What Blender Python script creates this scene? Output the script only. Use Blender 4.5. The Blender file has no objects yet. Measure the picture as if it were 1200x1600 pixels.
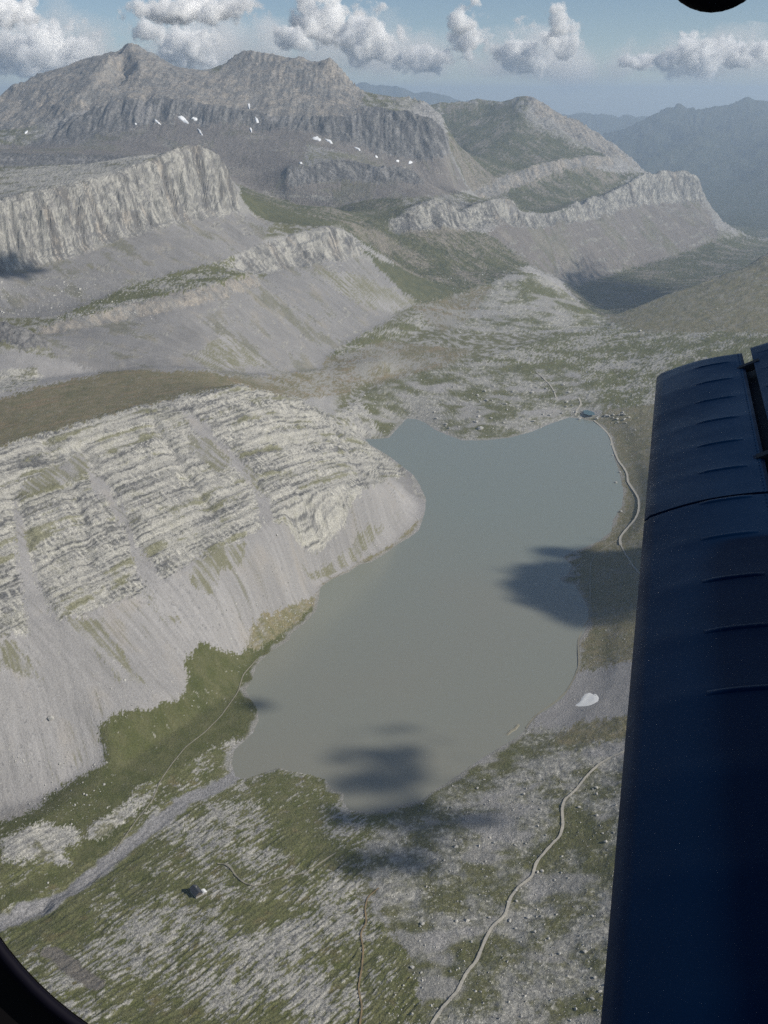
import bpy, math, random
import numpy as np
from mathutils import Vector

random.seed(7)
SC = bpy.context.scene
COL = SC.collection

# ------------------------------------------------------------------ camera, light, exposure
EYE = 900.0                                  # metres above the lake
PITCH = 22.1
TH = math.radians(PITCH); CT, ST = math.cos(TH), math.sin(TH)
cam_data = bpy.data.cameras.new('camera')
cam = bpy.data.objects.new('camera', cam_data); COL.objects.link(cam)
cam.location = (0, 0, EYE); cam.rotation_euler = (math.radians(90 - PITCH), 0, 0)
cam_data.sensor_fit = 'VERTICAL'; cam_data.sensor_height = 36; cam_data.lens = 36
cam_data.clip_start = 0.02; cam_data.clip_end = 200000
SC.camera = cam

SUN = Vector((0.80, -0.24, 0.57)).normalized()
sun_el = math.asin(SUN.z); sun_az = math.atan2(SUN.x, SUN.y)
world = bpy.data.worlds.new('World'); SC.world = world; world.use_nodes = True
wn = world.node_tree.nodes; wl = world.node_tree.links
sky = wn.new('ShaderNodeTexSky'); sky.sky_type = 'NISHITA'; sky.sun_disc = False
sky.sun_elevation = sun_el; sky.sun_rotation = sun_az
sky.altitude = 3000; sky.air_density = 1.0; sky.dust_density = 0.3; sky.ozone_density = 1.6
wl.new(sky.outputs[0], wn['Background'].inputs[0]); wn['Background'].inputs[1].default_value = 0.078
sun_data = bpy.data.lights.new('sun', 'SUN'); sun_data.energy = 5.0; sun_data.angle = math.radians(0.55)
sun_data.color = (1.0, 0.94, 0.84)
sun = bpy.data.objects.new('sun', sun_data); COL.objects.link(sun)
sun.rotation_euler = SUN.to_track_quat('Z', 'Y').to_euler()
SC.view_settings.view_transform = 'Standard'; SC.view_settings.look = 'None'
SC.view_settings.gamma = 1; SC.view_settings.exposure = 0.0
SC.view_settings.use_curve_mapping = False
SC.cycles.max_bounces = 26; SC.cycles.volume_bounces = 24; SC.cycles.diffuse_bounces = 2; SC.cycles.glossy_bounces = 2
SC.cycles.use_denoising = False

# ------------------------------------------------------------------ survey helpers
F = 1600.0
def ray(px, py):
    u = (np.asarray(px, float) - 600) / F; v = (800 - np.asarray(py, float)) / F
    return u, CT + v * ST, -ST + v * CT
def at_d(px, py, D):                          # point seen at px,py that stands D metres ahead
    x, y, z = ray(px, py); return x / y * D, D + 0 * x, EYE + z / y * D
def at_z(px, py, z0):
    x, y, z = ray(px, py); t = (z0 - EYE) / z; return x * t, y * t, z0 + 0 * x
def project(x, y, z):
    d = y * CT - (z - EYE) * ST; up = y * ST + (z - EYE) * CT
    return 600 + F * x / d, 800 - F * up / d

# ------------------------------------------------------------------ noise
_r = np.random.RandomState(11)
_perm = _r.permutation(256).astype(np.int32); _perm = np.concatenate([_perm, _perm])
_ang = _r.rand(256) * 2 * np.pi
_gx = np.cos(_ang).astype(np.float32); _gy = np.sin(_ang).astype(np.float32)
def perlin(x, y, seed=0):
    x = np.asarray(x, np.float32) + seed * 17.37; y = np.asarray(y, np.float32) - seed * 9.71
    xi = np.floor(x).astype(np.int32); yi = np.floor(y).astype(np.int32)
    xf = x - xi; yf = y - yi
    u = xf * xf * xf * (xf * (xf * 6 - 15) + 10); v = yf * yf * yf * (yf * (yf * 6 - 15) + 10)
    def g(ix, iy, fx, fy):
        h = _perm[_perm[(ix + seed * 3) & 255] + (iy & 255)]
        return _gx[h] * fx + _gy[h] * fy
    a = g(xi, yi, xf, yf); b = g(xi + 1, yi, xf - 1, yf)
    c = g(xi, yi + 1, xf, yf - 1); d = g(xi + 1, yi + 1, xf - 1, yf - 1)
    return 1.45 * ((a + u * (b - a)) + v * ((c + u * (d - c)) - (a + u * (b - a))))
def fbm(x, y, o=4, seed=0, gain=.5):
    s = 0; a = 1; t = 0
    for k in range(o):
        s = s + a * perlin(x, y, seed + k); t += a; a *= gain; x = x * 2.03; y = y * 2.03
    return s / t
def ridged(x, y, o=4, seed=0, gain=.5):
    s = 0; a = 1; t = 0
    for k in range(o):
        s = s + a * (1 - 2 * np.abs(perlin(x, y, seed + k))); t += a; a *= gain; x = x * 2.07; y = y * 2.07
    return s / t
def sstep(a, b, x):
    t = np.clip((x - a) / (b - a), 0, 1); return t * t * (3 - 2 * t)
def blur(A, k):
    n = int(math.ceil(3 * k)); w = np.exp(-np.arange(-n, n + 1) ** 2 / (2.0 * k * k)); w /= w.sum()
    for ax in (0, 1):
        P = np.pad(A, [(n, n) if i == ax else (0, 0) for i in (0, 1)], mode='edge')
        out = np.zeros_like(A)
        for i, c in enumerate(w):
            out += c * (P[i:i + A.shape[0], :] if ax == 0 else P[:, i:i + A.shape[1]])
        A = out
    return A

# ------------------------------------------------------------------ surveyed lines of the land
A0, A1, NA = -0.66, 0.66, 720
S0, S1, NS = math.log(250), math.log(60000), 2000
SUMV = np.zeros((NS, NA)); CNT = np.zeros((NS, NA))
def put(pts):
    """a ridge, foot or contour: list of (x, y, z) world points"""
    for (p, q) in zip(pts[:-1], pts[1:]):
        i0 = (p[0] / p[1] - A0) / (A1 - A0) * (NA - 1); j0 = (math.log(p[1]) - S0) / (S1 - S0) * (NS - 1)
        i1 = (q[0] / q[1] - A0) / (A1 - A0) * (NA - 1); j1 = (math.log(q[1]) - S0) / (S1 - S0) * (NS - 1)
        n = int(max(abs(i1 - i0), abs(j1 - j0)) * 1.5) + 2
        for t in np.linspace(0, 1, n):
            i = int(round(i0 + (i1 - i0) * t)); j = int(round(j0 + (j1 - j0) * t))
            if 0 <= i < NA and 0 <= j < NS:
                SUMV[j, i] += p[2] + (q[2] - p[2]) * t; CNT[j, i] += 1
def LD(*p): put([tuple(float(c) for c in at_d(*q)) for q in p])
def LZ(*p): put([tuple(float(c) for c in at_z(*q)) for q in p])
def back(dd, dz, *p):
    """the ground behind a crest: further off by a factor dd and lower by dz"""
    pts = []
    for q in p:
        x, y, z = at_d(*q); pts.append((float(x * dd), float(y * dd), float(z - dz)))
    put(pts)
def iso(D, z, a0=A0, a1=A1): put([(a0 * D, D, z), (a1 * D, D, z)])

SHORE = [(570,686),(586,686),(608,684),(622,668),(636,654),(650,655),(664,660),(680,672),(700,680),(722,688),(760,688),(795,684),
 (830,675),(860,662),(890,652),(912,655),(930,660),(948,672),(957,692),(960,716),(968,740),(974,768),(972,790),(958,812),(955,830),
 (935,846),(912,856),(895,862),(880,870),(893,884),(888,897),(874,904),(880,910),(897,913),(908,930),(918,950),(921,966),(914,985),
 (905,1000),(901,1020),(903,1045),(893,1070),(880,1090),(857,1108),(838,1118),(824,1136),(808,1152),(780,1168),(750,1187),(722,1206),
 (700,1222),(676,1236),(660,1250),(630,1256),(610,1262),(580,1268),(545,1266),(536,1250),(538,1240),(518,1232),(508,1218),(485,1210),
 (455,1205),(435,1199),(410,1208),(385,1216),(368,1214),(362,1192),(366,1172),(382,1158),(396,1144),(404,1126),(402,1106),(390,1090),
 (384,1078),(395,1060),(400,1040),(420,1020),(452,1000),(455,990),(474,975),(494,955),(498,936),(500,918),(520,904),(545,894),
 (562,882),(580,878),(600,866),(622,850),(640,840),(655,828),(664,800),(666,780),(656,758),(646,742),(630,730),(610,714),(590,702),(575,694)]
LZ(*[(a, b, 0) for a, b in SHORE + SHORE[:1]])
iso(255, 60); iso(420, 62); iso(600, 58)
LZ((-150,1600,60),(0,1600,50),(300,1600,44),(600,1600,38),(900,1600,50),(1100,1600,80),(1300,1600,120))
LZ((-150,1420,34),(150,1400,18),(300,1400,24),(600,1400,20),(850,1400,30),(1000,1400,60),(1250,1400,140))
LZ((350,1290,9),(500,1290,8),(650,1300,10),(900,1300,34),(1000,1290,55),(1200,1290,130))
LZ((370,1205,1),(310,1245,3),(250,1290,5),(180,1345,8),(130,1380,10),(60,1425,13),(-60,1470,16),(-200,1530,20))
LZ((0,1310,26),(60,1280,28),(150,1230,22),(280,1130,16),(380,1075,5))
LZ((1010,900,12),(1100,900,60),(1250,880,150)); LZ((940,1070,12),(1060,1080,50),(1300,1080,190))
LZ((850,1200,16),(960,1200,32),(1200,1180,140)); LZ((980,740,6),(1050,730,45),(1250,700,160))
# the pale bedded slope above the west shore
LD((-320,1360,960),(-100,1300,1060),(0,1262,1125),(70,1245,1150),(160,1185,1215),(165,1140,1240),(240,1105,1300),(290,1080,1350))
LD((-320,1130,1080),(-100,1040,1230),(0,1000,1290),(100,968,1365),(210,932,1465),(300,880,1580),(420,820,1745),(520,790,1900),(600,752,2120))
LD((-320,790,1400),(-120,730,1600),(0,695,1720),(90,668,1830),(180,645,1950),(280,620,2070),(370,600,2180),(420,610,2250),(470,622,2330),(500,640,2400),(530,655,2500),(560,680,2680))
back(1.012, 3,(-120,730,1600),(0,695,1720),(90,668,1830),(180,645,1950),(280,620,2070),(365,602,2170))
LD((-320,700,1800),(0,610,2120),(120,590,2280),(240,574,2440),(330,574,2560))
LD((370,590,2800),(430,588,2960),(500,577,3250),(600,560,3330))
back(1.05, 70,(390,602,2210),(420,610,2250),(470,622,2330),(500,640,2400),(530,655,2500))
# low rocky spur at the left margin
LD((-200,520,2480),(-60,505,2520),(0,500,2540),(40,515,2520),(80,540,2490),(150,574,2440))
LD((-200,570,2400),(0,545,2420),(60,565,2400),(120,580,2400))
# scree apron and the band cliff above it
LD((-320,650,2300),(0,600,2300),(80,590,2360),(160,580,2440),(250,572,2490),(330,576,2700),(420,580,2930),(500,577,3220),(520,545,3480),(600,500,3980),(650,475,4350))
LD((-320,500,2850),(60,512,2790),(130,494,2850),(200,478,2950),(260,464,3020),(300,455,3100),(350,440,3250),(400,425,3500))
LD((-320,520,2820),(60,522,2765),(130,512,2815),(200,500,2905),(260,487,2970),(300,480,3045),(350,464,3190),(400,446,3430))
LD((-320,480,3000),(100,480,3060),(200,450,3230),(300,425,3450),(360,405,3700))
LD((-320,450,3150),(-50,430,3230),(0,425,3250),(100,403,3400),(200,368,3650),(260,352,3800),(300,342,3950),(370,330,4200),(420,345,4350))
LD((-320,330,3120),(-100,322,3180),(0,310,3290),(100,290,3490),(170,275,3700),(250,245,3900),(280,228,4010),(310,220,4090),(350,232,4170),(362,262,4210),(372,290,4240))
LD((-200,290,3900),(0,274,4100),(120,262,4250),(200,246,4400),(250,239,4560))
back(1.07, 90,(280,228,4010),(310,220,4090),(350,232,4170))
LD((-320,262,5000),(0,262,5200),(150,256,5300),(260,252,5300))
LD((-320,240,5500),(0,236,5750),(60,238,5850),(150,236,5900),(230,246,5800))
# band under the massif
LD((450,262,5950),(520,252,6100),(570,256,6150),(620,256,6150),(660,270,6100)); LD((450,287,5850),(520,279,5990),(570,282,6030),(620,280,6040),(660,288,6010))
# west massif: two peaks with scree skirts
LD((-320,250,5900),(0,233,6050),(150,232,6250),(240,240,6300),(330,258,6150),(400,296,5900),(470,330,5750),(540,338,5600))
LD((-320,245,6500),(-60,240,6600),(50,232,6700),(110,224,6750),(150,214,6800),(185,205,6850),(220,198,6900),(250,190,6960),(290,186,6990),(320,200,6930),(345,192,6960),(375,188,6960),(400,205,6900),(440,200,6900),(480,204,6880),(510,214,6850),(540,224,6800),(570,234,6780),(610,245,6770),(650,252,6780),(702,244,6819))
LD((-320,225,6750),(60,215,6850),(100,200,6930),(130,182,7000),(165,165,7080),(200,152,7180),(240,150,7200),(290,158,7160),(330,166,7140),(380,172,7120),(430,178,7090),(480,184,7050),(520,188,6990),(560,186,6990),(620,172,7060),(700,200,7000))
LD((-320,260,6900),(-60,180,7550),(0,155,7800),(30,134,7950),(60,120,8100),(90,108,8300),(130,97,8400),(165,84,8450),(188,72,8490),(200,64,8500),(212,71,8520),(235,84,8550),(265,99,8600),(300,113,8650),(322,124,8690),(335,128,8700))
LD((335,128,8700),(345,116,8620),(355,104,8580),(372,90,8500),(395,77,8400),(415,83,8350),(440,86,8300),(480,92,8200),(505,98,8150),(518,93,8100),(530,104,8050),(545,128,8000),(560,144,7950),(572,148,7900),(600,150,7850),(620,150,7900),(640,155,7900),(665,160,7900),(685,178,7800),(702,204,7700),(712,235,7500))
back(1.12, 420,(-320,260,6900),(0,155,7800),(130,95,8400),(200,70,8500),(335,118,8700),(395,80,8400),(480,92,8200),(545,128,8000),(600,150,7850),(665,160,7900),(702,204,7700))
LD((200,66,8490),(222,105,8000),(245,145,7400)); LD((200,66,8490),(160,110,7750),(120,160,7100)); LD((196,90,8440),(190,120,8150),(186,148,7700))
LD((395,82,8400),(385,120,8000),(395,170,7300)); LD((440,150,7500),(540,165,7350))
# east end of the massif and its band of cliffs
LD((640,166,9900),(690,160,10000),(720,158,10050),(750,153,10100),(770,156,10050),(790,160,10000),(810,152,9950),(830,149,9900),(850,158,9900),(870,172,9900),(895,184,9950),(920,196,10000),(945,216,10100),(970,237,10200),(990,256,10300),(1005,275,10350))
back(1.09, 500,(640,166,9900),(750,153,10100),(830,149,9900),(920,196,10000),(970,237,10200),(1005,275,10350))
LD((830,151,9880),(815,185,9400),(800,215,8900)); LD((760,170,9900),(730,230,8800))
LD((735,300,7500),(760,286,7650),(790,280,7850),(820,268,8050),(850,258,8250),(880,250,8450),(900,250,8600),(960,246,9100),(1000,270,9600))
LD((735,318,7460),(760,304,7610),(790,300,7800),(820,290,8000),(850,284,8180),(880,270,8390),(900,266,8540),(960,258,9040),(1000,276,9560))
LD((600,300,6200),(650,296,6500),(700,290,6700),(735,322,7200),(830,330,7300),(930,308,8200),(985,288,8900))
# the long cliff wall
CREST = [(560,352,5000),(600,348,5250),(612,340,5300),(632,328,5330),(650,321,5350),(672,312,5420),(690,307,5500),(702,315,5560),(712,334,5650),(728,328,5750),(745,320,5820),(768,312,5950),(790,308,6080),(802,318,6180),(815,338,6300),(828,333,6420),(842,338,6560),(860,334,6740),(880,327,6950),(900,320,7150),(915,322,7330),(930,311,7520),(945,309,7680),(960,302,7850),(985,294,8150),(1000,280,8350),(1010,277,8450),(1035,272,8750),(1060,270,9000),(1080,270,9150),(1092,278,9220),(1100,300,9230),(1108,335,9200),(1125,358,9100),(1155,378,9100)]
LD(*CREST)
back(1.02, 10,*CREST[3:24]); back(1.1, 260,*CREST[28:])
LD((610,362,5230),(650,366,5240),(700,352,5430),(740,356,5720),(790,345,5980),(830,358,6320),(860,356,6640),(900,346,7060),(930,341,7440),(960,332,7740),(1020,318,8480),(1070,312,8960),(1092,318,9100))
LD((600,400,4900),(640,420,4850),(700,425,4950),(770,420,5200),(830,415,5500),(880,438,6350))
LZ((880,438,-170),(900,447,-200),(960,427,-200),(1050,400,-200),(1110,385,-200))
# shorter wall with the fan of scree left of it
LD((360,405,3760),(372,398,3830),(400,384,3950),(430,374,4050),(460,366,4150),(490,356,4230),(520,349,4300),(540,358,4350),(565,384,4400),(600,420,4500))
LD((372,428,3740),(410,424,3850),(440,417,3950),(480,412,4080),(510,406,4170),(545,400,4270),(565,402,4380))
LD((480,338,4750),(540,345,4850),(590,356,4950))
LD((430,320,5000),(470,322,5200),(520,320,5350))
# karst floor beyond the lake, rubble mound, drop to the low meadow
LZ((600,640,14),(640,640,12),(700,660,8),(760,665,8),(820,660,6),(900,640,6),(980,650,20))
LZ((520,640,50),(560,600,50),(640,580,44),(760,590,30),(860,590,24),(960,590,30),(1100,600,60))
LZ((600,540,70),(700,540,48),(800,540,30),(900,530,26)); LD((1000,560,3500),(1100,545,3500),(1250,520,3500))
LD((660,470,4450),(700,470,4550),(740,500,4300),(800,505,4250),(880,515,4250),(945,510,4420))
LD((770,440,4900),(800,425,5050),(830,424,5050),(850,430,5050),(870,442,5050),(885,455,5000),(900,467,4950),(925,485,4800),(945,499,4600),(970,488,4700),(1000,476,4800),(1050,455,4950),(1100,440,5050),(1140,424,5100),(1165,418,5150),(1200,392,5300),(1320,340,5600))
back(1.07, 190,(885,455,5000),(945,499,4600),(1000,476,4800),(1050,455,4950),(1100,440,5050)); back(1.10, 300,(1165,418,5150),(1200,392,5300),(1320,340,5600))
LZ((905,452,-202),(940,486,-205),(1000,462,-205),(1100,420,-205)); LZ((1120,405,-205),(1160,388,-215),(1300,390,-240))
# far country
iso(11600, -420, 0.26); iso(12700, -420)
LD((900,236,23500),(930,222,23800),(960,212,24000),(985,204,24000),(1010,188,24000),(1030,176,24000),(1050,168,24000),(1070,165,24000),(1090,178,24000),(1115,182,24000),(1140,170,24000),(1155,158,24000),(1165,154,24000),(1180,162,24000),(1205,166,24000),(1400,150,24000))
back(1.15, 1100,(900,236,23500),(1010,188,24000),(1165,154,24000),(1400,150,24000))
LD((965,262,20000),(1010,236,20500),(1060,228,20500),(1100,214,20500),(1140,218,20500),(1200,212,20000),(1400,205,20000))
LD((1030,300,16500),(1100,282,16800),(1150,285,16800),(1200,268,16500),(1400,260,16500)); LD((1090,340,13600),(1150,345,13300),(1200,350,13000),(1400,350,13000))
iso(28500, -420)
LD((-300,150,32000),(0,170,32000),(400,150,32000),(540,136,32000),(575,130,32000),(620,140,32000),(700,150,32000),(780,170,32000),(860,182,32000),(950,188,32000),(1300,185,32000))
iso(40000, -300); iso(47000, -300); iso(59900, -300)

def fill():
    """membrane through the surveyed lines, coarse to fine"""
    levels = []; s, c = SUMV.copy(), CNT.copy()
    levels.append((s, c))
    while min(s.shape) > 24:
        n0, n1 = (s.shape[0] // 2) * 2, (s.shape[1] // 2) * 2
        s = s[:n0, :n1].reshape(n0 // 2, 2, n1 // 2, 2).sum((1, 3)); c = c[:n0, :n1].reshape(n0 // 2, 2, n1 // 2, 2).sum((1, 3))
        levels.append((s, c))
    u = None
    for k, (s, c) in enumerate(reversed(levels)):
        fixed = c > 0; val = np.where(fixed, s / np.maximum(c, 1), 0)
        if u is None: u = np.full(s.shape, val[fixed].mean())
        else:
            j = np.linspace(0, u.shape[0] - 1, s.shape[0]); i = np.linspace(0, u.shape[1] - 1, s.shape[1])
            j0 = np.minimum(j.astype(int), u.shape[0] - 2); i0 = np.minimum(i.astype(int), u.shape[1] - 2)
            fj = (j - j0)[:, None]; fi = (i - i0)[None]
            u = (u[j0][:, i0] * (1 - fj) * (1 - fi) + u[j0 + 1][:, i0] * fj * (1 - fi) + u[j0][:, i0 + 1] * (1 - fj) * fi + u[j0 + 1][:, i0 + 1] * fj * fi)
        u[fixed] = val[fixed]
        for it in range(400 if u.size < 20000 else (120 if u.size < 500000 else 45)):
            P = np.pad(u, 1, mode='edge')
            u = 0.25 * (P[:-2, 1:-1] + P[2:, 1:-1] + P[1:-1, :-2] + P[1:-1, 2:])
            u[fixed] = val[fixed]
    return u
H = blur(fill(), 1.6).astype(np.float32)

def grid(G, x, y):
    a = (np.clip(x / y, A0, A1) - A0) / (A1 - A0) * (NA - 1); s = (np.log(np.clip(y, 251, 59900)) - S0) / (S1 - S0) * (NS - 1)
    i = np.minimum(a.astype(np.int32), NA - 2); j = np.minimum(s.astype(np.int32), NS - 2); fa = (a - i).astype(np.float32); fs = (s - j).astype(np.float32)
    return (G[j, i] * (1 - fa) + G[j, i + 1] * fa) * (1 - fs) + (G[j + 1, i] * (1 - fa) + G[j + 1, i + 1] * fa) * fs

# slope of the ground (rise over run) on the survey grid
Dg = np.exp(np.linspace(S0, S1, NS)); ag = np.linspace(A0, A1, NA)
dHs = np.gradient(H, axis=0) / np.gradient(Dg)[:, None]
dHa = np.gradient(H, axis=1) / ((ag[1] - ag[0]) * Dg[:, None])
SLOPE = blur(np.sqrt((dHs - ag[None] * dHa) ** 2 + dHa ** 2).astype(np.float32), 1.5)

def polyxy(pts, z=0):
    P = [at_z(a, b, z) for a, b in pts]; return np.array([[float(p[0]), float(p[1])] for p in P])
LAKE = polyxy(SHORE)
def inside(px, py, poly):
    m = np.zeros(px.shape, bool); poly = np.asarray(poly, float)
    bb = (px > poly[:, 0].min()) & (px < poly[:, 0].max()) & (py > poly[:, 1].min()) & (py < poly[:, 1].max())
    x = px[bb]; y = py[bb]; r = np.zeros(x.shape, bool)
    for k in range(len(poly)):
        (x0, y0), (x1, y1) = poly[k - 1], poly[k]
        if y0 == y1: continue
        c = ((y0 > y) != (y1 > y)) & (x < (x1 - x0) * (y - y0) / (y1 - y0) + x0); r ^= c
    m[bb] = r; return m
def dist(x, y, line, closed=False, reach=400):
    line = np.asarray(line, float); d = np.full(x.shape, float(reach), np.float32)
    bb = (x > line[:, 0].min() - reach) & (x < line[:, 0].max() + reach) & (y > line[:, 1].min() - reach) & (y < line[:, 1].max() + reach)
    X = x[bb]; Y = y[bb]; dd = np.full(X.shape, float(reach) ** 2)
    for k in range(0 if closed else 1, len(line)):
        (x0, y0), (x1, y1) = line[k - 1], line[k]; ex, ey = x1 - x0, y1 - y0
        t = np.clip(((X - x0) * ex + (Y - y0) * ey) / (ex * ex + ey * ey + 1e-9), 0, 1)
        dd = np.minimum(dd, (X - x0 - t * ex) ** 2 + (Y - y0 - t * ey) ** 2)
    d[bb] = np.sqrt(dd); return d

def softgrad():
    Hs = blur(H, 6); gs = np.gradient(Hs, axis=0) / np.gradient(Dg)[:, None]; ga = np.gradient(Hs, axis=1) / ((ag[1] - ag[0]) * Dg[:, None])
    th = np.arctan2(gs - ag[None] * ga, ga); return np.cos(2 * th).astype(np.float32), np.sin(2 * th).astype(np.float32)
C2, S2 = softgrad()
_yt = np.exp(np.linspace(math.log(200), math.log(62000), 6000)); _tab = {}
def farness(y): return sstep(2600, 7000, y)
def yw(y, a):
    """northing counted in units that grow with distance, so that grain stays in step with the sight distance"""
    if a not in _tab:
        d = 1 / (1 + a * farness(_yt)); _tab[a] = np.concatenate([[0], np.cumsum(.5 * (d[1:] + d[:-1]) * np.diff(_yt))]) + 200
    return np.interp(y, _yt, _tab[a]).astype(np.float32)
def fall(xs, ys, x, y, lam, ln, o, seed, g=.6, ridge=False):
    """grain drawn out down the slope of the land"""
    c2 = grid(C2, x, y); s2 = grid(S2, x, y); tot = 0; wt = 1e-6
    for k in range(6):
        p = math.pi * k / 6; w = np.maximum(0, c2 * math.cos(2 * p) + s2 * math.sin(2 * p)) ** 5
        al = math.cos(p) * xs + math.sin(p) * ys; ac = -math.sin(p) * xs + math.cos(p) * ys
        tot = tot + w * (ridged if ridge else fbm)(ac / lam, al / ln, o, seed + k * 5, g); wt = wt + w
    return tot / wt

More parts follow.
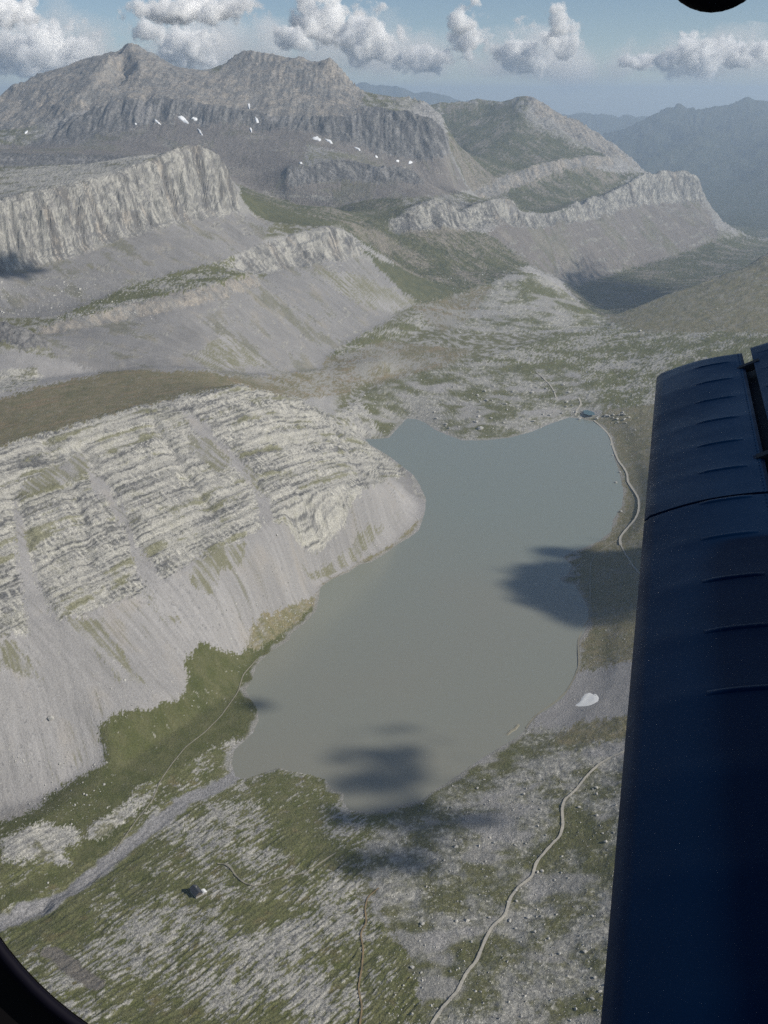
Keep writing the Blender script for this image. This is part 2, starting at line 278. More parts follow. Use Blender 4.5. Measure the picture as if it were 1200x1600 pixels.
# ------------------------------------------------------------------ what covers the ground, area by area
# cover kinds: 0 by slope, 1 pale rock, 2 dark rock, 3 scree, 4 grass, 5 dry grass, 6 karst (grass with rock ribs), 7 rubble,
# 8 bedded slab, 9 thin grass with stones, 10 fine gravel, 11 forest and dark alp, 12 grassy scree, 13 buff rock
AREAS = [
 # (kind, near, far, outline)
 (6, 200, 1400, [(-400,1700),(-400,1150),(300,1180),(470,1180),(620,1260),(560,1400),(640,1500),(700,1700)]),
 (7, 200, 1700, [(690,1215),(620,1265),(560,1330),(600,1420),(640,1500),(690,1700),(1400,1700),(1400,1120),(860,1120)]),
 (9, 1300, 3200, [(880,1110),(1400,1110),(1400,560),(900,650),(930,670)]),
 (10, 1200, 1600, [(825,1140),(900,1050),(990,1030),(1100,1050),(1100,1120),(960,1120),(870,1135)]),
 (9, 1200, 1500, [(860,1160),(900,1128),(980,1118),(1000,1150),(900,1165)]),
 (4, 800, 2100, [(-300,1460),(-300,1290),(0,1285),(40,1272),(70,1250),(95,1228),(130,1212),(158,1192),(162,1172),(152,1150),(150,1135),(170,1118),(200,1110),(240,1106),(272,1096),(288,1078),(296,1058),(286,1040),(298,1018),(320,1006),(345,1010),(372,996),(400,965),(440,945),(500,920),(498,960),(470,985),(395,1045),(404,1115),(360,1175),(250,1250),(110,1370),(0,1425)]),
 (6, 800, 1400, [(-100,1400),(0,1330),(90,1300),(130,1305),(110,1360),(60,1370),(0,1400),(-100,1450)]),
 (14, 800, 1500, [(130,1298),(190,1262),(215,1232),(240,1222),(245,1240),(215,1270),(160,1310),(135,1312)]),
 (14, 900, 1500, [(0,1310),(60,1285),(120,1295),(128,1318),(100,1325),(110,1355),(60,1340),(30,1350),(0,1345)]),
 (14, 1000, 1500, [(352,1160),(372,1150),(378,1168),(362,1178),(340,1190),(315,1188)]),
 (6, 1000, 1500, [(200,1240),(310,1180),(360,1160),(362,1190),(330,1215),(250,1230),(215,1262)]),
 # west shore
 (8, 1200, 2800, [(-500,1200),(-320,1125),(-100,1040),(0,1000),(100,966),(210,930),(300,878),(420,818),(520,790),(600,752),(660,770),(640,730),(560,680),(530,655),(470,622),(370,600),(180,645),(0,695),(-400,800)]),
 (3, 1000, 2800, [(640,735),(600,752),(520,790),(420,818),(300,878),(210,930),(100,966),(0,1000),(-100,1040),(-500,1200),(-500,1300),(0,1286),(40,1273),(70,1251),(95,1229),(130,1213),(158,1193),(162,1172),(152,1150),(150,1135),(170,1118),(200,1110),(240,1106),(272,1096),(288,1078),(296,1058),(286,1040),(298,1018),(320,1006),(345,1010),(372,996),(400,965),(440,940),(500,915),(560,884),(640,842),(670,790)]),
 (12, 1400, 1900, [(300,885),(345,852),(385,845),(372,880),(345,890),(330,930),(300,915)]),
 (12, 1500, 2200, [(470,835),(545,812),(600,800),(560,850),(510,862)]),
 (12, 1200, 1600, [(105,965),(150,965),(215,1055),(228,1068),(190,1062),(140,1010)]),
 (12, 1250, 1700, [(225,915),(260,935),(285,975),(262,975),(235,945)]),
 (12, 1000, 1500, [(0,1005),(25,1000),(60,1060),(0,1040)]),
 (9, 1200, 2400, [(500,915),(560,884),(640,842),(668,800),(655,810),(600,848),(540,872),(505,890)]),
 (9, 1100, 2000, [(380,985),(400,950),(440,930),(500,905),(498,930),(450,970),(400,1000)]),
 (3, 1200, 2000, [(18,772),(36,800),(45,850),(62,910),(90,975),(45,1000),(28,900),(22,840)]),
 (3, 1400, 2100, [(128,705),(148,735),(180,770),(212,845),(265,920),(300,970),(250,960),(205,870),(190,815),(140,755)]),
 (3, 1700, 2400, [(290,640),(330,670),(395,740),(425,790),(432,830),(415,822),(400,770),(350,715),(300,672)]),
 (12, 1500, 2100, [(35,755),(120,705),(140,715),(130,740),(60,765),(38,775)]),
 (12, 1500, 2300, [(300,680),(335,690),(360,720),(340,745),(320,725),(300,705)]),
 (12, 1600, 2400, [(378,720),(400,740),(415,775),(400,765),(385,745)]),
 (5, 1600, 2700, [(-400,800),(-120,729),(0,694),(90,667),(180,644),(280,619),(370,599),(350,588),(330,574),(240,568),(160,580),(80,600),(0,620),(-400,700)]),
 (10, 2000, 2560, [(-400,700),(0,622),(80,598),(165,582),(150,572),(90,560),(30,545),(0,550),(-400,600)]),
 (14, 2000, 2450, [(-100,600),(0,578),(55,573),(70,590),(50,602),(0,612),(-100,640)]),
 (2, 2300, 2600, [(-300,500),(0,492),(60,520),(80,542),(40,545),(0,532),(-300,560)]),
 # valley behind the slab
 (5, 2200, 3700, [(370,600),(345,585),(400,590),(500,578),(520,548),(600,510),(700,500),(740,545),(700,570),(620,600),(560,600),(540,615),(470,622)]),
 (14, 2500, 3400, [(310,575),(350,565),(400,558),(455,550),(455,556),(420,570),(400,585),(330,580)]),
 (14, 2400, 3300, [(520,650),(560,618),(620,640),(610,684),(570,688),(540,662)]),
 (7, 2700, 4000, [(600,690),(560,620),(620,590),(740,565),(830,560),(900,580),(960,600),(940,650),(860,665),(800,690),(720,692)]),
 (6, 3000, 4800, [(740,565),(800,545),(880,520),(945,505),(1100,440),(1400,350),(1400,620),(960,640),(900,580)]),
 (9, 3500, 5500, [(945,500),(1000,476),(1100,440),(1200,392),(1400,330),(1400,480),(1200,520),(1100,520),(1000,520)]),
 (6, 3200, 4300, [(505,545),(560,520),(620,505),(690,480),(700,490),(640,520),(560,545),(510,560)]),
 (7, 3800, 5200, [(700,510),(770,440),(830,420),(890,450),(950,500),(900,520),(800,520),(740,520)]),
 (5, 3700, 4800, [(690,520),(640,475),(700,460),(780,440),(730,500)]),
 (11, 5400, 9000, [(880,445),(900,420),(1000,400),(1150,370),(1300,370),(1300,400),(1100,445),(1000,480),(945,510)]),
 # band cliff and its apron
 (3, 2400, 4800, [(60,520),(200,497),(350,462),(400,440),(440,417),(545,400),(600,420),(655,470),(600,505),(520,548),(500,578),(400,590),(330,580),(160,582),(90,560)]),
 (12, 3100, 4500, [(490,420),(545,425),(655,472),(610,490),(570,480),(520,450)]),
 (12, 2450, 3000, [(330,580),(300,560),(350,515),(400,545),(420,570),(360,575)]),
 (13, 2700, 3600, [(60,510),(200,476),(350,438),(400,423),(405,445),(350,464),(200,500),(60,524)]),
 (6, 2800, 3900, [(60,508),(110,484),(200,448),(300,420),(360,400),(405,424),(350,438),(200,476)]),
 (3, 2900, 4400, [(-300,520),(-300,440),(0,428),(100,405),(200,368),(300,342),(370,330),(430,345),(410,380),(360,402),(300,420),(200,448),(60,508)]),
 (1, 3000, 4300, [(-300,450),(-300,330),(0,308),(100,288),(170,273),(250,243),(310,218),(350,230),(375,290),(372,330),(300,344),(200,370),(100,405),(0,427)]),
 (14, 3300, 5000, [(-300,330),(0,309),(170,274),(250,244),(310,218),(270,230),(200,238),(0,268),(-300,290)]),
 (1, 3600, 4560, [(360,408),(400,383),(460,364),(520,347),(560,378),(565,402),(510,408),(440,420),(372,430)]),
 (11, 4350, 5350, [(530,352),(560,345),(612,338),(640,365),(600,400),(570,385)]),
 (11, 4300, 6400, [(380,250),(470,290),(540,310),(620,300),(640,330),(600,350),(520,350),(440,370),(420,345),(375,330)]),
 (2, 5200, 5900, [(-300,290),(-300,240),(0,238),(230,244),(260,252),(200,262),(0,290)]),
 # massif
 (3, 5700, 7300, [(-300,260),(-300,236),(50,226),(110,222),(150,212),(185,203),(220,196),(250,188),(290,183),(320,199),(345,190),(375,186),(400,203),(440,198),(480,202),(510,212),(540,222),(570,232),(610,243),(650,250),(702,242),(740,300),(640,310),(540,340),(400,300),(240,245),(0,240)]),
 (2, 5700, 6300, [(450,262),(520,250),(570,254),(620,254),(662,268),(662,290),(620,284),(570,286),(520,283),(450,292)]),
 (12, 5700, 6800, [(480,225),(520,235),(560,246),(520,252),(470,262)]),
 (2, 6500, 7300, [(50,230),(90,202),(130,180),(165,163),(200,152),(290,158),(350,168),(430,178),(520,188),(620,150),(700,185),(702,246),(650,254),(610,247),(570,236),(540,226),(510,216),(480,206),(440,202),(400,207),(375,190),(345,194),(320,203),(290,187),(250,192),(220,200),(185,207),(150,216),(110,226)]),
 (13, 7000, 9000, [(-400,300),(0,154),(60,118),(130,93),(200,68),(335,116),(395,78),(520,95),(570,148),(560,186),(420,182),(280,160),(180,160),(110,180),(50,226),(-400,300)]),
 (11, 7000, 10300, [(690,165),(800,165),(830,200),(900,230),(960,246),(850,258),(790,280),(735,300),(700,230)]),
 (13, 8800, 10350, [(820,150),(840,150),(920,195),(1010,275),(960,250),(905,225),(860,190),(838,185)]),
 (13, 7300, 9700, [(735,298),(790,278),(850,256),(900,248),(960,245),(960,260),(900,268),(850,286),(790,302),(735,320)]),
 (11, 6000, 9500, [(735,325),(830,285),(900,262),(990,275),(940,310),(860,335),(815,330),(790,308),(745,320)]),
 (1, 5000, 9260, [(605,345),(650,320),(690,306),(745,319),(790,307),(815,338),(860,336),(900,319),(960,301),(1010,277),(1060,268),(1095,278),(1100,318),(1020,320),(960,333),(900,347),(830,357),(790,346),(740,356),(700,353),(650,368),(610,364)]),
 (11, 4700, 5700, [(560,380),(610,365),(700,354),(760,365),(830,415),(770,425),(700,430),(640,425),(600,410)]),
 (3, 5300, 9260, [(760,365),(790,347),(830,358),(900,348),(960,334),(1020,320),(1095,318),(1110,335),(1120,375),(1050,402),(960,428),(900,448),(830,416)]),
 (11, 4300, 5200, [(560,385),(600,410),(700,428),(800,425),(770,440),(700,465),(655,475),(610,440)]),
]
def cover(x, y, z):
    px, py = project(x, y, z)
    w = np.clip(y / 2000, .6, 4) * 22
    n1 = fbm(x / w, y / w, 3, 5); n2 = fbm(x / w, y / w, 3, 9)
    k = np.clip(12 * 1500 / y, 3, 14)
    n3 = fbm(x / (w * .16), y / (w * .16), 2, 13, .8); n4 = fbm(x / (w * .16), y / (w * .16), 2, 17, .8)
    rj = np.random.RandomState(3); px = px + n1 * k * 1.0 + n3 * k * .7 + rj.normal(0, 2.2, x.shape); py = py + n2 * k * .6 + n4 * k * .5 + rj.normal(0, 1.6, x.shape)
    out = np.zeros(x.shape, np.int8)
    for kind, d0, d1, poly in AREAS:
        m = inside(px, py, poly); m &= (y > d0) & (y < d1); out[m] = kind
    out[(y > 10300)] = 11
    return out

GX = (ag[None] * Dg[:, None]).astype(np.float32); GY = np.broadcast_to(Dg[:, None], GX.shape).astype(np.float32)
KG = cover(GX, GY, H)
def soft(*kinds, k=1.6): return blur(np.isin(KG, kinds).astype(np.float32), k)
M_ROCK = soft(0, 1, 13); M_DARK = soft(2); M_SLAB = soft(8); M_KARST = soft(6, 14); M_RUB = soft(7, 9); M_SCREE = soft(3, 12); M_CLIFF = soft(1, 2, 13)
GULLIES = [[(22,772),(34,830),(60,930),(95,1010)], [(128,700),(160,750),(200,830),(230,890),(290,960)], [(290,640),(350,705),(395,750),(428,810),(445,850)],
           [(500,640),(545,700),(570,760)], [(240,660),(290,740),(330,800)], [(70,690),(110,760),(130,820),(140,880)]]
def pick(px, py, near=0, far=60000):
    """where the line of sight first meets the surveyed ground"""
    Y = np.exp(np.linspace(math.log(max(near, 300)), math.log(min(far, 50000)), 3000)); x, y, z = at_d(px, py, Y)
    h = grid(H, x, y); k = np.nonzero(h >= z)[0]
    k = k[0] if len(k) else int(np.argmin(z - h))
    return float(x[k]), float(y[k]), float(h[k])
GUL = [np.array([pick(a, b, 1000, 2600)[:2] for a, b in g]) for g in GULLIES]

def height(x, y, fine=True):
    x = np.asarray(x, np.float32); y = np.asarray(y, np.float32)
    far = sstep(2600, 7000, y)
    # warp the survey so that crests and cliffs break into buttresses
    cl = grid(M_CLIFF, x, y); wa = (6 + 18 * far) * (0.25 + 0.75 * cl) + 9 * cl * sstep(2900, 3200, y)
    xs = x / (1 + 2.2 * far); ys = yw(y, 2.2); wx = wa * (ridged(xs / 70, ys / 70, 3, 31) - .3); wy = wa * 1.1 * fbm(xs / 42, ys / 60, 4, 37, .6)
    shore = sstep(10, 120, dist(x, y, LAKE, True))
    cw = np.where(y > 6400 + 2800 * sstep(.02, .06, x / y), xs, .59 * xs + .81 * ys)
    fl = cl * (6 + 12 * far) * sstep(2600, 3100, y) * (ridged(cw / 85, .5 + 0 * cw, 2, 34, .5) - .3) + cl * (5 + 13 * far) * (ridged(cw / 24, (.81 * xs - .59 * ys) / 400, 4, 33, .62) - .2); wx = wx + fl * .81; wy = wy - fl * .59
    X = x + wx * shore; Y = y + wy * shore
    z = grid(H, X, Y)
    rock, dark, slab, karst, rub, scr = [grid(M, X, Y) for M in (M_ROCK, M_DARK, M_SLAB, M_KARST, M_RUB, M_SCREE)]
    sl = grid(SLOPE, X, Y)
    # big forms on the mountains
    big = sstep(5000, 8000, y)
    z = z + big * (rock + dark + .35 * scr + .5 * sstep(10000, 11500, y)) * (44 * ridged(x / 430, y / 560, 4, 41, .6) - 10) * np.clip(sl * 2.2, .15, 1)
    z = z + sstep(10500, 12500, y) * 230 * ridged(x / 1900, y / 2300, 5, 44, .58) * sstep(-420, -150, z) * (1 - .55 * sstep(.0, 1, sl))
    # spurs running down the fall line of the massif
    z = z + big * (dark * 36 + rock * 11 + 5 * scr + 9 * (1 - np.clip(dark + rock + scr, 0, 1)) * sstep(.3, .6, sl)) * fall(xs, ys, x, y, 26, 220, 3, 300, .62, True)
    z = z + big * (.75 * rock + dark + .25 * scr) * 34 * (fall(xs, ys, x, y, 95, 520, 2, 340, .5, True) - .2) * sstep(.35, .6, sl)
    # nearer cliffs: ribs and cracks
    nearc = (1 - big) * np.maximum(rock, 0) * sstep(.5, 1.1, sl)
    z = z + nearc * 9 * ridged(x / 34, y / 34, 4, 51, .6)
    z = z + (1 - big) * dark * 9 * ridged(x / 30, y / 60, 3, 53)
    # bedding ledges
    c = .566 * x + .824 * y; f = .824 * x - .566 * y
    for M, T, A, dp_ in ((slab, 34.0, .24, 1.0), (slab, 11.0, .20, 1.0), (rock * (1 - big) * .9, 30.0, .62, 0)):
        q = (z - dp_ * f + 4 * fbm(x / 190, y / 190, 2, 61) + .02 * x + dp_ * 20 * np.sin(np.floor(c / 105 + 1.3 * fbm(x / 140, y / 140, 2, 151)) * 12.9898)) / T; f = q - np.floor(q)
        st = sstep(.25, .95, f) - f
        z = z + M * st * T * A * (0.7 + .45 * fbm(x / 60, y / 60, 2, 63))
    c = .566 * x + .824 * y; f = .824 * x - .566 * y
    z = z + slab * (2.4 * ridged(c / 15, f / 60, 3, 65, .6) + 1.6 * ridged(c / 60, f / 160, 2, 67)) * shore
    for g in GUL:
        d = dist(x, y, g, reach=60); z = z - 7 * (slab + .35 * scr) * np.exp(-(d / 13) ** 2)
    # scree runnels
    z = z + scr * (1 - big) * (.9 * fall(xs, ys, x, y, 15, 190, 3, 200, .6, True) + .25 * fbm(x / 6, y / 6, 2, 72)) * shore * (1 + far)
    # lapies ribs running north-east
    u = .78 * x - .63 * y; v = .62 * x + .785 * y
    kw = (karst * .9 + .12 * rub)
    us = .78 * xs - .63 * ys; vs = .62 * xs + .785 * ys
    rb = ridged(us / 9 + .5 * fbm(x / 60, y / 60, 2, 75), vs / 58, 4, 76, .7)
    z = z + kw * shore * (2.6 * rb + 4.0 * fbm(x / 80, y / 80, 3, 78) + (5 * far) * ridged(u / 70, v / 260, 3, 80))
    # rubble
    z = z + rub * shore * (1.0 * fbm(xs / 9, ys / 9, 3, 82, .7) + 2.0 * ridged(x / 60, y / 60, 3, 84) + 8 * far * fbm(xs / 25, ys / 25, 3, 86, .6))
    z = z + shore * (1.6 * fbm(xs / 40, ys / 40, 3, 88) + .35 * fbm(xs / 7, ys / 7, 2, 90)) * (1 + 2.5 * far)
    # the lake basin
    inl = inside(x, y, LAKE); d = dist(x, y, LAKE, True)
    dn = d + 3.5 * fbm(x / 14, y / 14, 3, 92)
    bank = .13 * np.minimum(dn + 1, 30) + .02
    land = z * sstep(-2, 70, d) + bank * (1 - sstep(0, 70, d))
    z = np.where(inl, -np.minimum(.10 * dn + .2, 14), np.where(d < 100, np.maximum(land, .09 * np.minimum(np.maximum(dn, 0), 12) - .05), z))
    return z

# ------------------------------------------------------------------ colours of the ground (what it is made of)
def albedo(x, y, z, K, sl, hb):
    n = x.size; C = np.empty((n, 3), np.float32)
    def rgb(m, c): C[m] = c
    far = sstep(2600, 7000, y)
    s = 1 + 2.2 * far; xs = x / s; ys = yw(y, 2.2)
    nA = fbm(xs / 60, ys / 60, 4, 101); nB = fbm(xs / 8, ys / 8, 3, 103, .75); nC = fbm(xs / 22, ys / 22, 3, 105, .65); nD = fbm(xs / 170, ys / 170, 4, 102, .6)
    c = .566 * x + .824 * y; f = .824 * x - .566 * y
    st = fall(xs, ys, x, y, 6.5, 100, 3, 400, .65); sm = st
    u = .78 * xs - .63 * ys; v = .62 * xs + .785 * ys
    kb = ridged(u / 9 + .5 * fbm(x / 60, y / 60, 2, 75), v / 58, 4, 76, .7)
    k2 = fbm(u / 4.5, v / 20, 3, 111, .8)
    bed = (.2 * z + .8 * hb - 1.0 * f + 5 * fbm(x / 260, y / 260, 2, 61) + .02 * x) / 2.3
    blk = np.floor(c / 105 + 1.3 * fbm(x / 140, y / 140, 2, 151)); bed = bed + 9 * np.sin(blk * 12.9898) * 1.0
    def mix(a, b, t): t = np.clip(t, 0, 1)[:, None]; return np.asarray(a) * (1 - t) + np.asarray(b) * t
    LIME = np.array((.45, .435, .385)); GREY = np.array((.30, .292, .275)); SCR = np.array((.315, .305, .298)); GRASS = np.array((.080, .087, .032))
    OLIVE = np.array((.125, .122, .062)); DRY = np.array((.185, .160, .098)); DARK = np.array((.15, .145, .145)); BUFF = np.array((.33, .295, .25)); BLACK = np.array((.07, .07, .072))
    sp = lambda a, b: sstep(a, b, nB)
    cw = np.where(y > 6400 + 2800 * sstep(.02, .06, x / y), xs, .59 * xs + .81 * ys) * 1.0; cs = 1.0; zs = z / (1 + 1.6 * far)
    crack = ridged(cw / 15, zs / 75, 4, 131, .65); course = fbm(zs / 5.5, cw / 130, 3, 133, .7); face = fbm(cw / 36, zs / 48, 4, 135, .7)
    # 0: by slope
    base = mix(mix(OLIVE, GREY, sstep(-.1, .25, nC + .3 * nA)), mix(SCR, GREY * .9, nC + .5), sstep(.30, .55, sl))
    base = mix(base, GREY * .85, sstep(.8, 1.1, sl)); C[:] = base
    m = K == 1
    if m.any():
        r = mix(LIME * 1.02, GREY * .74, (.5 + 1.9 * face)[m]); r = mix(r, BUFF * 1.1, sstep(.12, .45, nA[m] + .5 * face[m]) * .8); r = mix(r, BLACK * 1.2, sstep(.40, .75, crack[m] + .5 * nA[m]) * .8); r = mix(r, BLACK * 1.7, sstep(.14, .3, course[m] + .2 * nB[m]) * .75); r = mix(r, DARK * 1.1, sstep(.08, .3, -face[m]) * .7)
        r = mix(r, OLIVE, sstep(.2, .5, nB[m] + .3 * nA[m]) * sstep(.9, .4, sl[m])); C[m] = r
    m = K == 14
    if m.any():
        r = mix(LIME, GREY * .95, .5 + 1.5 * nC[m]); r = mix(r, BLACK * 1.3, sstep(.12, .4, k2[m] + .3 * nB[m]) * .7); r = mix(r, OLIVE, sstep(.15, .35, nA[m] + .5 * nB[m]) * .8); C[m] = r
    m = K == 13
    if m.any():
        r = mix(BUFF * 1.02, GREY * .74, (.5 + 1.6 * nC + 1.2 * nA)[m]); r = mix(r, BLACK * 1.5, sstep(.45, .85, crack[m]) * .65); r = mix(r, DARK * .9, sstep(.2, .45, course[m]) * .5); r = mix(r, DARK * .9, sstep(.1, .5, sm[m]) * .6); r = mix(r, BUFF * 1.15, sstep(.15, .5, -sm[m] + .3 * nA[m]) * .7); C[m] = r
    m = K == 2
    if m.any():
        r = mix(DARK * .9, GREY * .75, (.5 + 1.6 * sm + .9 * face)[m]); r = mix(r, BLACK, sstep(.35, .8, crack[m]) * .7); r = mix(r, SCR * .8, sstep(.12, .4, nA[m] + .5 * sm[m]) * .8); C[m] = r
    m = (K == 3)
    if m.any():
        g = np.where(y > 5600, sm, st)[m]; SB = np.where((y[m] > 5600)[:, None], np.array((.215, .195, .18)), np.where((y[m] > 2300)[:, None], SCR * .80, SCR)); r = SB * ((1 - .20 * np.clip(.5 + 1.5 * g, 0, 1)) * (1 + .28 * nD[m] + .10 * nA[m]))[:, None]; ob = sstep(.16, .30, fbm(zs[m] / 13, cw[m] / 110, 3, 155, .6) + .45 * nD[m] + .12 * nB[m] - .02) * (y[m] > 2300); r = mix(r, mix(DARK * .8, LIME * .8, .5 + 1.6 * nB[m]), ob * .8); r = mix(r, OLIVE * .9, sstep(.10, .28, nD[m] + .4 * nA[m] + .25 * nB[m] + .2 * g) * .65 * (y[m] > 2300)); r = mix(r, GREY * .62, sstep(.05, .35, .8 * nA[m] + .5 * nD[m] + .5 * g) * .5 * (y[m] > 2300)); r = mix(r, BUFF * 1.0, sstep(.05, .5, nA[m]) * .35)
        r = mix(r, OLIVE * 1.1, sstep(.18, .42, g + .45 * nA[m] - .12) * .55); r = mix(r, BLACK * 1.6, sstep(.38, .55, nB[m] + .35 * nD[m]) * .6); r = mix(r, LIME, sstep(.38, .6, -nB[m]) * .4); C[m] = r
    m = K == 4
    if m.any():
        r = mix(GRASS, OLIVE, .35 + 1.1 * nC[m]); r = mix(r, np.array((.06, .07, .024)), sstep(.1, .5, nA[m]) * .6); r = mix(r, LIME * .8, sstep(.42, .55, nB[m] + .25 * nA[m]) * .8); C[m] = r
    m = K == 5
    if m.any():
        r = mix(DRY, OLIVE, .3 + 1.3 * nC[m]); r = mix(r, np.array((.24, .175, .11)), sstep(.08, .4, fbm(u[m] / 14, v[m] / 160, 3, 115)) * .6); r = mix(r, GREY, sstep(.3, .5, k2[m]) * .6); r = mix(r, GRASS, sstep(.1, .4, nA[m]) * .4); r = mix(r, GREY * .95, sstep(.10, .30, .5 * kb[m] + .6 * k2[m] + .6 * nD[m] + .4 * nA[m] - .05) * .8 * sstep(2600, 2900, y[m])); r = mix(r, GREY * .7, sstep(-.1, .4, nB[m]) * .25); C[m] = r
    m = K == 6
    if m.any():
        rib = sstep(.10, .27, .45 * kb[m] + .70 * k2[m] + .40 * nA[m] + .90 * nD[m] - .17 + .40 * nB[m] + .36 * far[m])
        gr = mix(GRASS * 1.25, OLIVE * 1.2, .45 + 1.0 * nC[m] + .8 * far[m]); ro = mix(GREY * 1.0, LIME * .86, .5 + 1.5 * k2[m]); ro = mix(ro, BLACK * 1.5, sstep(.08, .4, nB[m] - k2[m] * .4) * .75)
        gr = mix(gr, np.array((.15, .12, .06)), sstep(.25, .5, fbm(x[m] / 30, y[m] / 30, 3, 117)) * .5)
        C[m] = mix(gr, ro, rib * (1 - .25 * far[m]))
    m = K == 7
    if m.any():
        gr = mix(OLIVE, GRASS, .4 + nC[m]); r = mix(gr * 1.1, GREY * 1.08, sstep(-.2, .35, .7 * nA[m] + .9 * nD[m] + .5 * nC[m] + .04) * .85); bl = sstep(-.25, .15, nD[m] + .4 * nA[m] + .08); r = mix(r, LIME * 1.05, sstep(.10, .34, nB[m]) * .85 * bl); r = mix(r, BLACK * 1.3, sstep(.14, .36, -nB[m]) * .6 * (.35 + .65 * bl)); r = mix(r, SCR * 1.0, sstep(.12, .3, fbm(xs[m] / 110, ys[m] / 70, 3, 141)) * .75); C[m] = r
    m = K == 8
    if m.any():
        b1 = fbm(bed[m] / 3.6, c[m] / 330, 3, 121, .8); b2 = fbm(bed[m] / 12, c[m] / 330, 3, 123)
        ln_ = ridged(bed[m] / 8.5 + .25 * nC[m], c[m] / 420, 2, 157, .6) + .22 * nB[m] + .35 * nA[m]; gr_ = sstep(-.25, .3, nD[m] + .5 * nA[m]); r = mix(LIME * .96, GREY * .98, .38 + 1.3 * b1 + .35 * gr_); r = mix(r, BLACK * 1.3, sstep(.17, .30, b1 + .32 * nB[m] + .10 * gr_ - .03) * .85 * (.4 + .6 * gr_)); r = mix(r, OLIVE * 1.4, sstep(-.05, .3, nA[m] + .7 * nB[m]) * .22); r = mix(r, BLACK * 1.15, sstep(.62, .86, ln_) * .85); fl = fbm(c[m] / 5, f[m] / 22, 3, 125, .7)
        hz_ = sstep(-.12, .15, fbm(c[m] / 130, bed[m] / 22, 3, 153)); r = mix(r, LIME * 1.12, sstep(.0, .3, fl) * (.25 + .6 * hz_)); r = mix(r, BLACK * 2.0, sstep(.10, .38, -fl) * (.15 + .55 * hz_)); r = mix(r, BLACK * 1.6, sstep(.25, .5, -nB[m]) * .5)
        r = mix(r, OLIVE * 1.3, sstep(.22, .40, b2 + .38 * nA[m] + .25 * nB[m]) * .7); low = sstep(.2, -.3, nA[m]); r = mix(r, r * .93, low); C[m] = r
    m = K == 9
    if m.any():
        r = mix(OLIVE * 1.1, DRY * 1.15, .5 + 1.2 * nC[m]); r = mix(r, GREY * .85, sstep(-.05, .4, k2[m] + .6 * nA[m]) * .55); r = mix(r, LIME, sstep(.36, .55, nB[m]) * .8); r = mix(r, BLACK * 1.1, sstep(.3, .5, -nB[m]) * .4); C[m] = r
    m = K == 10
    if m.any(): C[m] = mix(SCR * .98, SCR * .85, .5 + 1.2 * nC[m])
    m = K == 11
    if m.any():
        r = mix(np.array((.070, .078, .042)), OLIVE * .95, .5 + 1.3 * nC[m]); r = mix(r, BUFF * .72, sstep(-.02, .34, .5 * nB[m] + .8 * sm[m] + .7 * nA[m] + .25 * sstep(.45, .9, sl[m])) * .85 * (y[m] > 4700))
        r = mix(r, np.array((.045, .055, .035)), sstep(10300, 11500, y[m]) * .7); C[m] = r
    m = K == 12
    if m.any():
        g = st[m]; r = mix(SCR * .92, np.array((.155, .15, .085)), sstep(-.2, .3, g + .5 * nA[m] + .3 * nB[m] + .05) * .85); C[m] = mix(r, GREY * 1.1, sstep(.3, .5, nB[m]) * .5)
    # the strip the water has washed bare, and the lake bed
    d = dist(x, y, LAKE, True, 60); t = sstep(9, 2, d + 16 * nA + 7 * nC) * (y < 3400)
    C = mix(C, SCR * .95, t * .7)
    # braided gravel of the inflow
    dd = dist(x, y, STREAM, reach=60); t = sstep(15, 9, dd + 9 * nC) ; C = mix(C, np.array((.25, .245, .245)) * (1 + .25 * nB[:, None]), t)
    dd = dist(x, y, MUD, reach=60); t = sstep(11, 7, dd + 5 * nC); C = mix(C, np.array((.17, .155, .135)), t)
    return C.astype(np.float32)
STREAM = np.array([pick(a, b, 600, 1500)[:2] for a, b in [(372,1208),(345,1228),(310,1243),(285,1255),(262,1275),(240,1295),(205,1318),(180,1342),(150,1365),(125,1385),(80,1412),(40,1432),(0,1445),(-80,1470)]])
MUD = np.array([pick(a, b, 600, 1500)[:2] for a, b in [(78,1488),(95,1498),(115,1515),(135,1530),(150,1540)]])

# ------------------------------------------------------------------ materials
def material(name, color=None, rough=.9, spec=.3):
    m = bpy.data.materials.new(name); m.use_nodes = True
    b = m.node_tree.nodes['Principled BSDF']; b.inputs['Roughness'].default_value = rough; b.inputs['Specular IOR Level'].default_value = spec
    if color: b.inputs['Base Color'].default_value = (*color, 1)
    return m, m.node_tree, b
def noisy(name, c0, c1, scale, rough=.9, spec=.25, bump=0, detail=5, dist_=1.0):
    m, t, b = material(name, c0, rough, spec); N = t.nodes; L = t.links
    g = N.new('ShaderNodeNewGeometry'); n = N.new('ShaderNodeTexNoise'); n.inputs['Scale'].default_value = scale; n.inputs['Detail'].default_value = detail
    L.new(g.outputs['Position'], n.inputs['Vector'])
    r = N.new('ShaderNodeValToRGB'); r.color_ramp.elements[0].position = .35; r.color_ramp.elements[1].position = .65
    r.color_ramp.elements[0].color = (*c0, 1); r.color_ramp.elements[1].color = (*c1, 1)
    L.new(n.outputs[0], r.inputs[0]); L.new(r.outputs[0], b.inputs['Base Color'])
    if bump:
        bp = N.new('ShaderNodeBump'); bp.inputs['Strength'].default_value = bump; bp.inputs['Distance'].default_value = dist_
        L.new(n.outputs[0], bp.inputs['Height']); L.new(bp.outputs[0], b.inputs['Normal'])
    return m
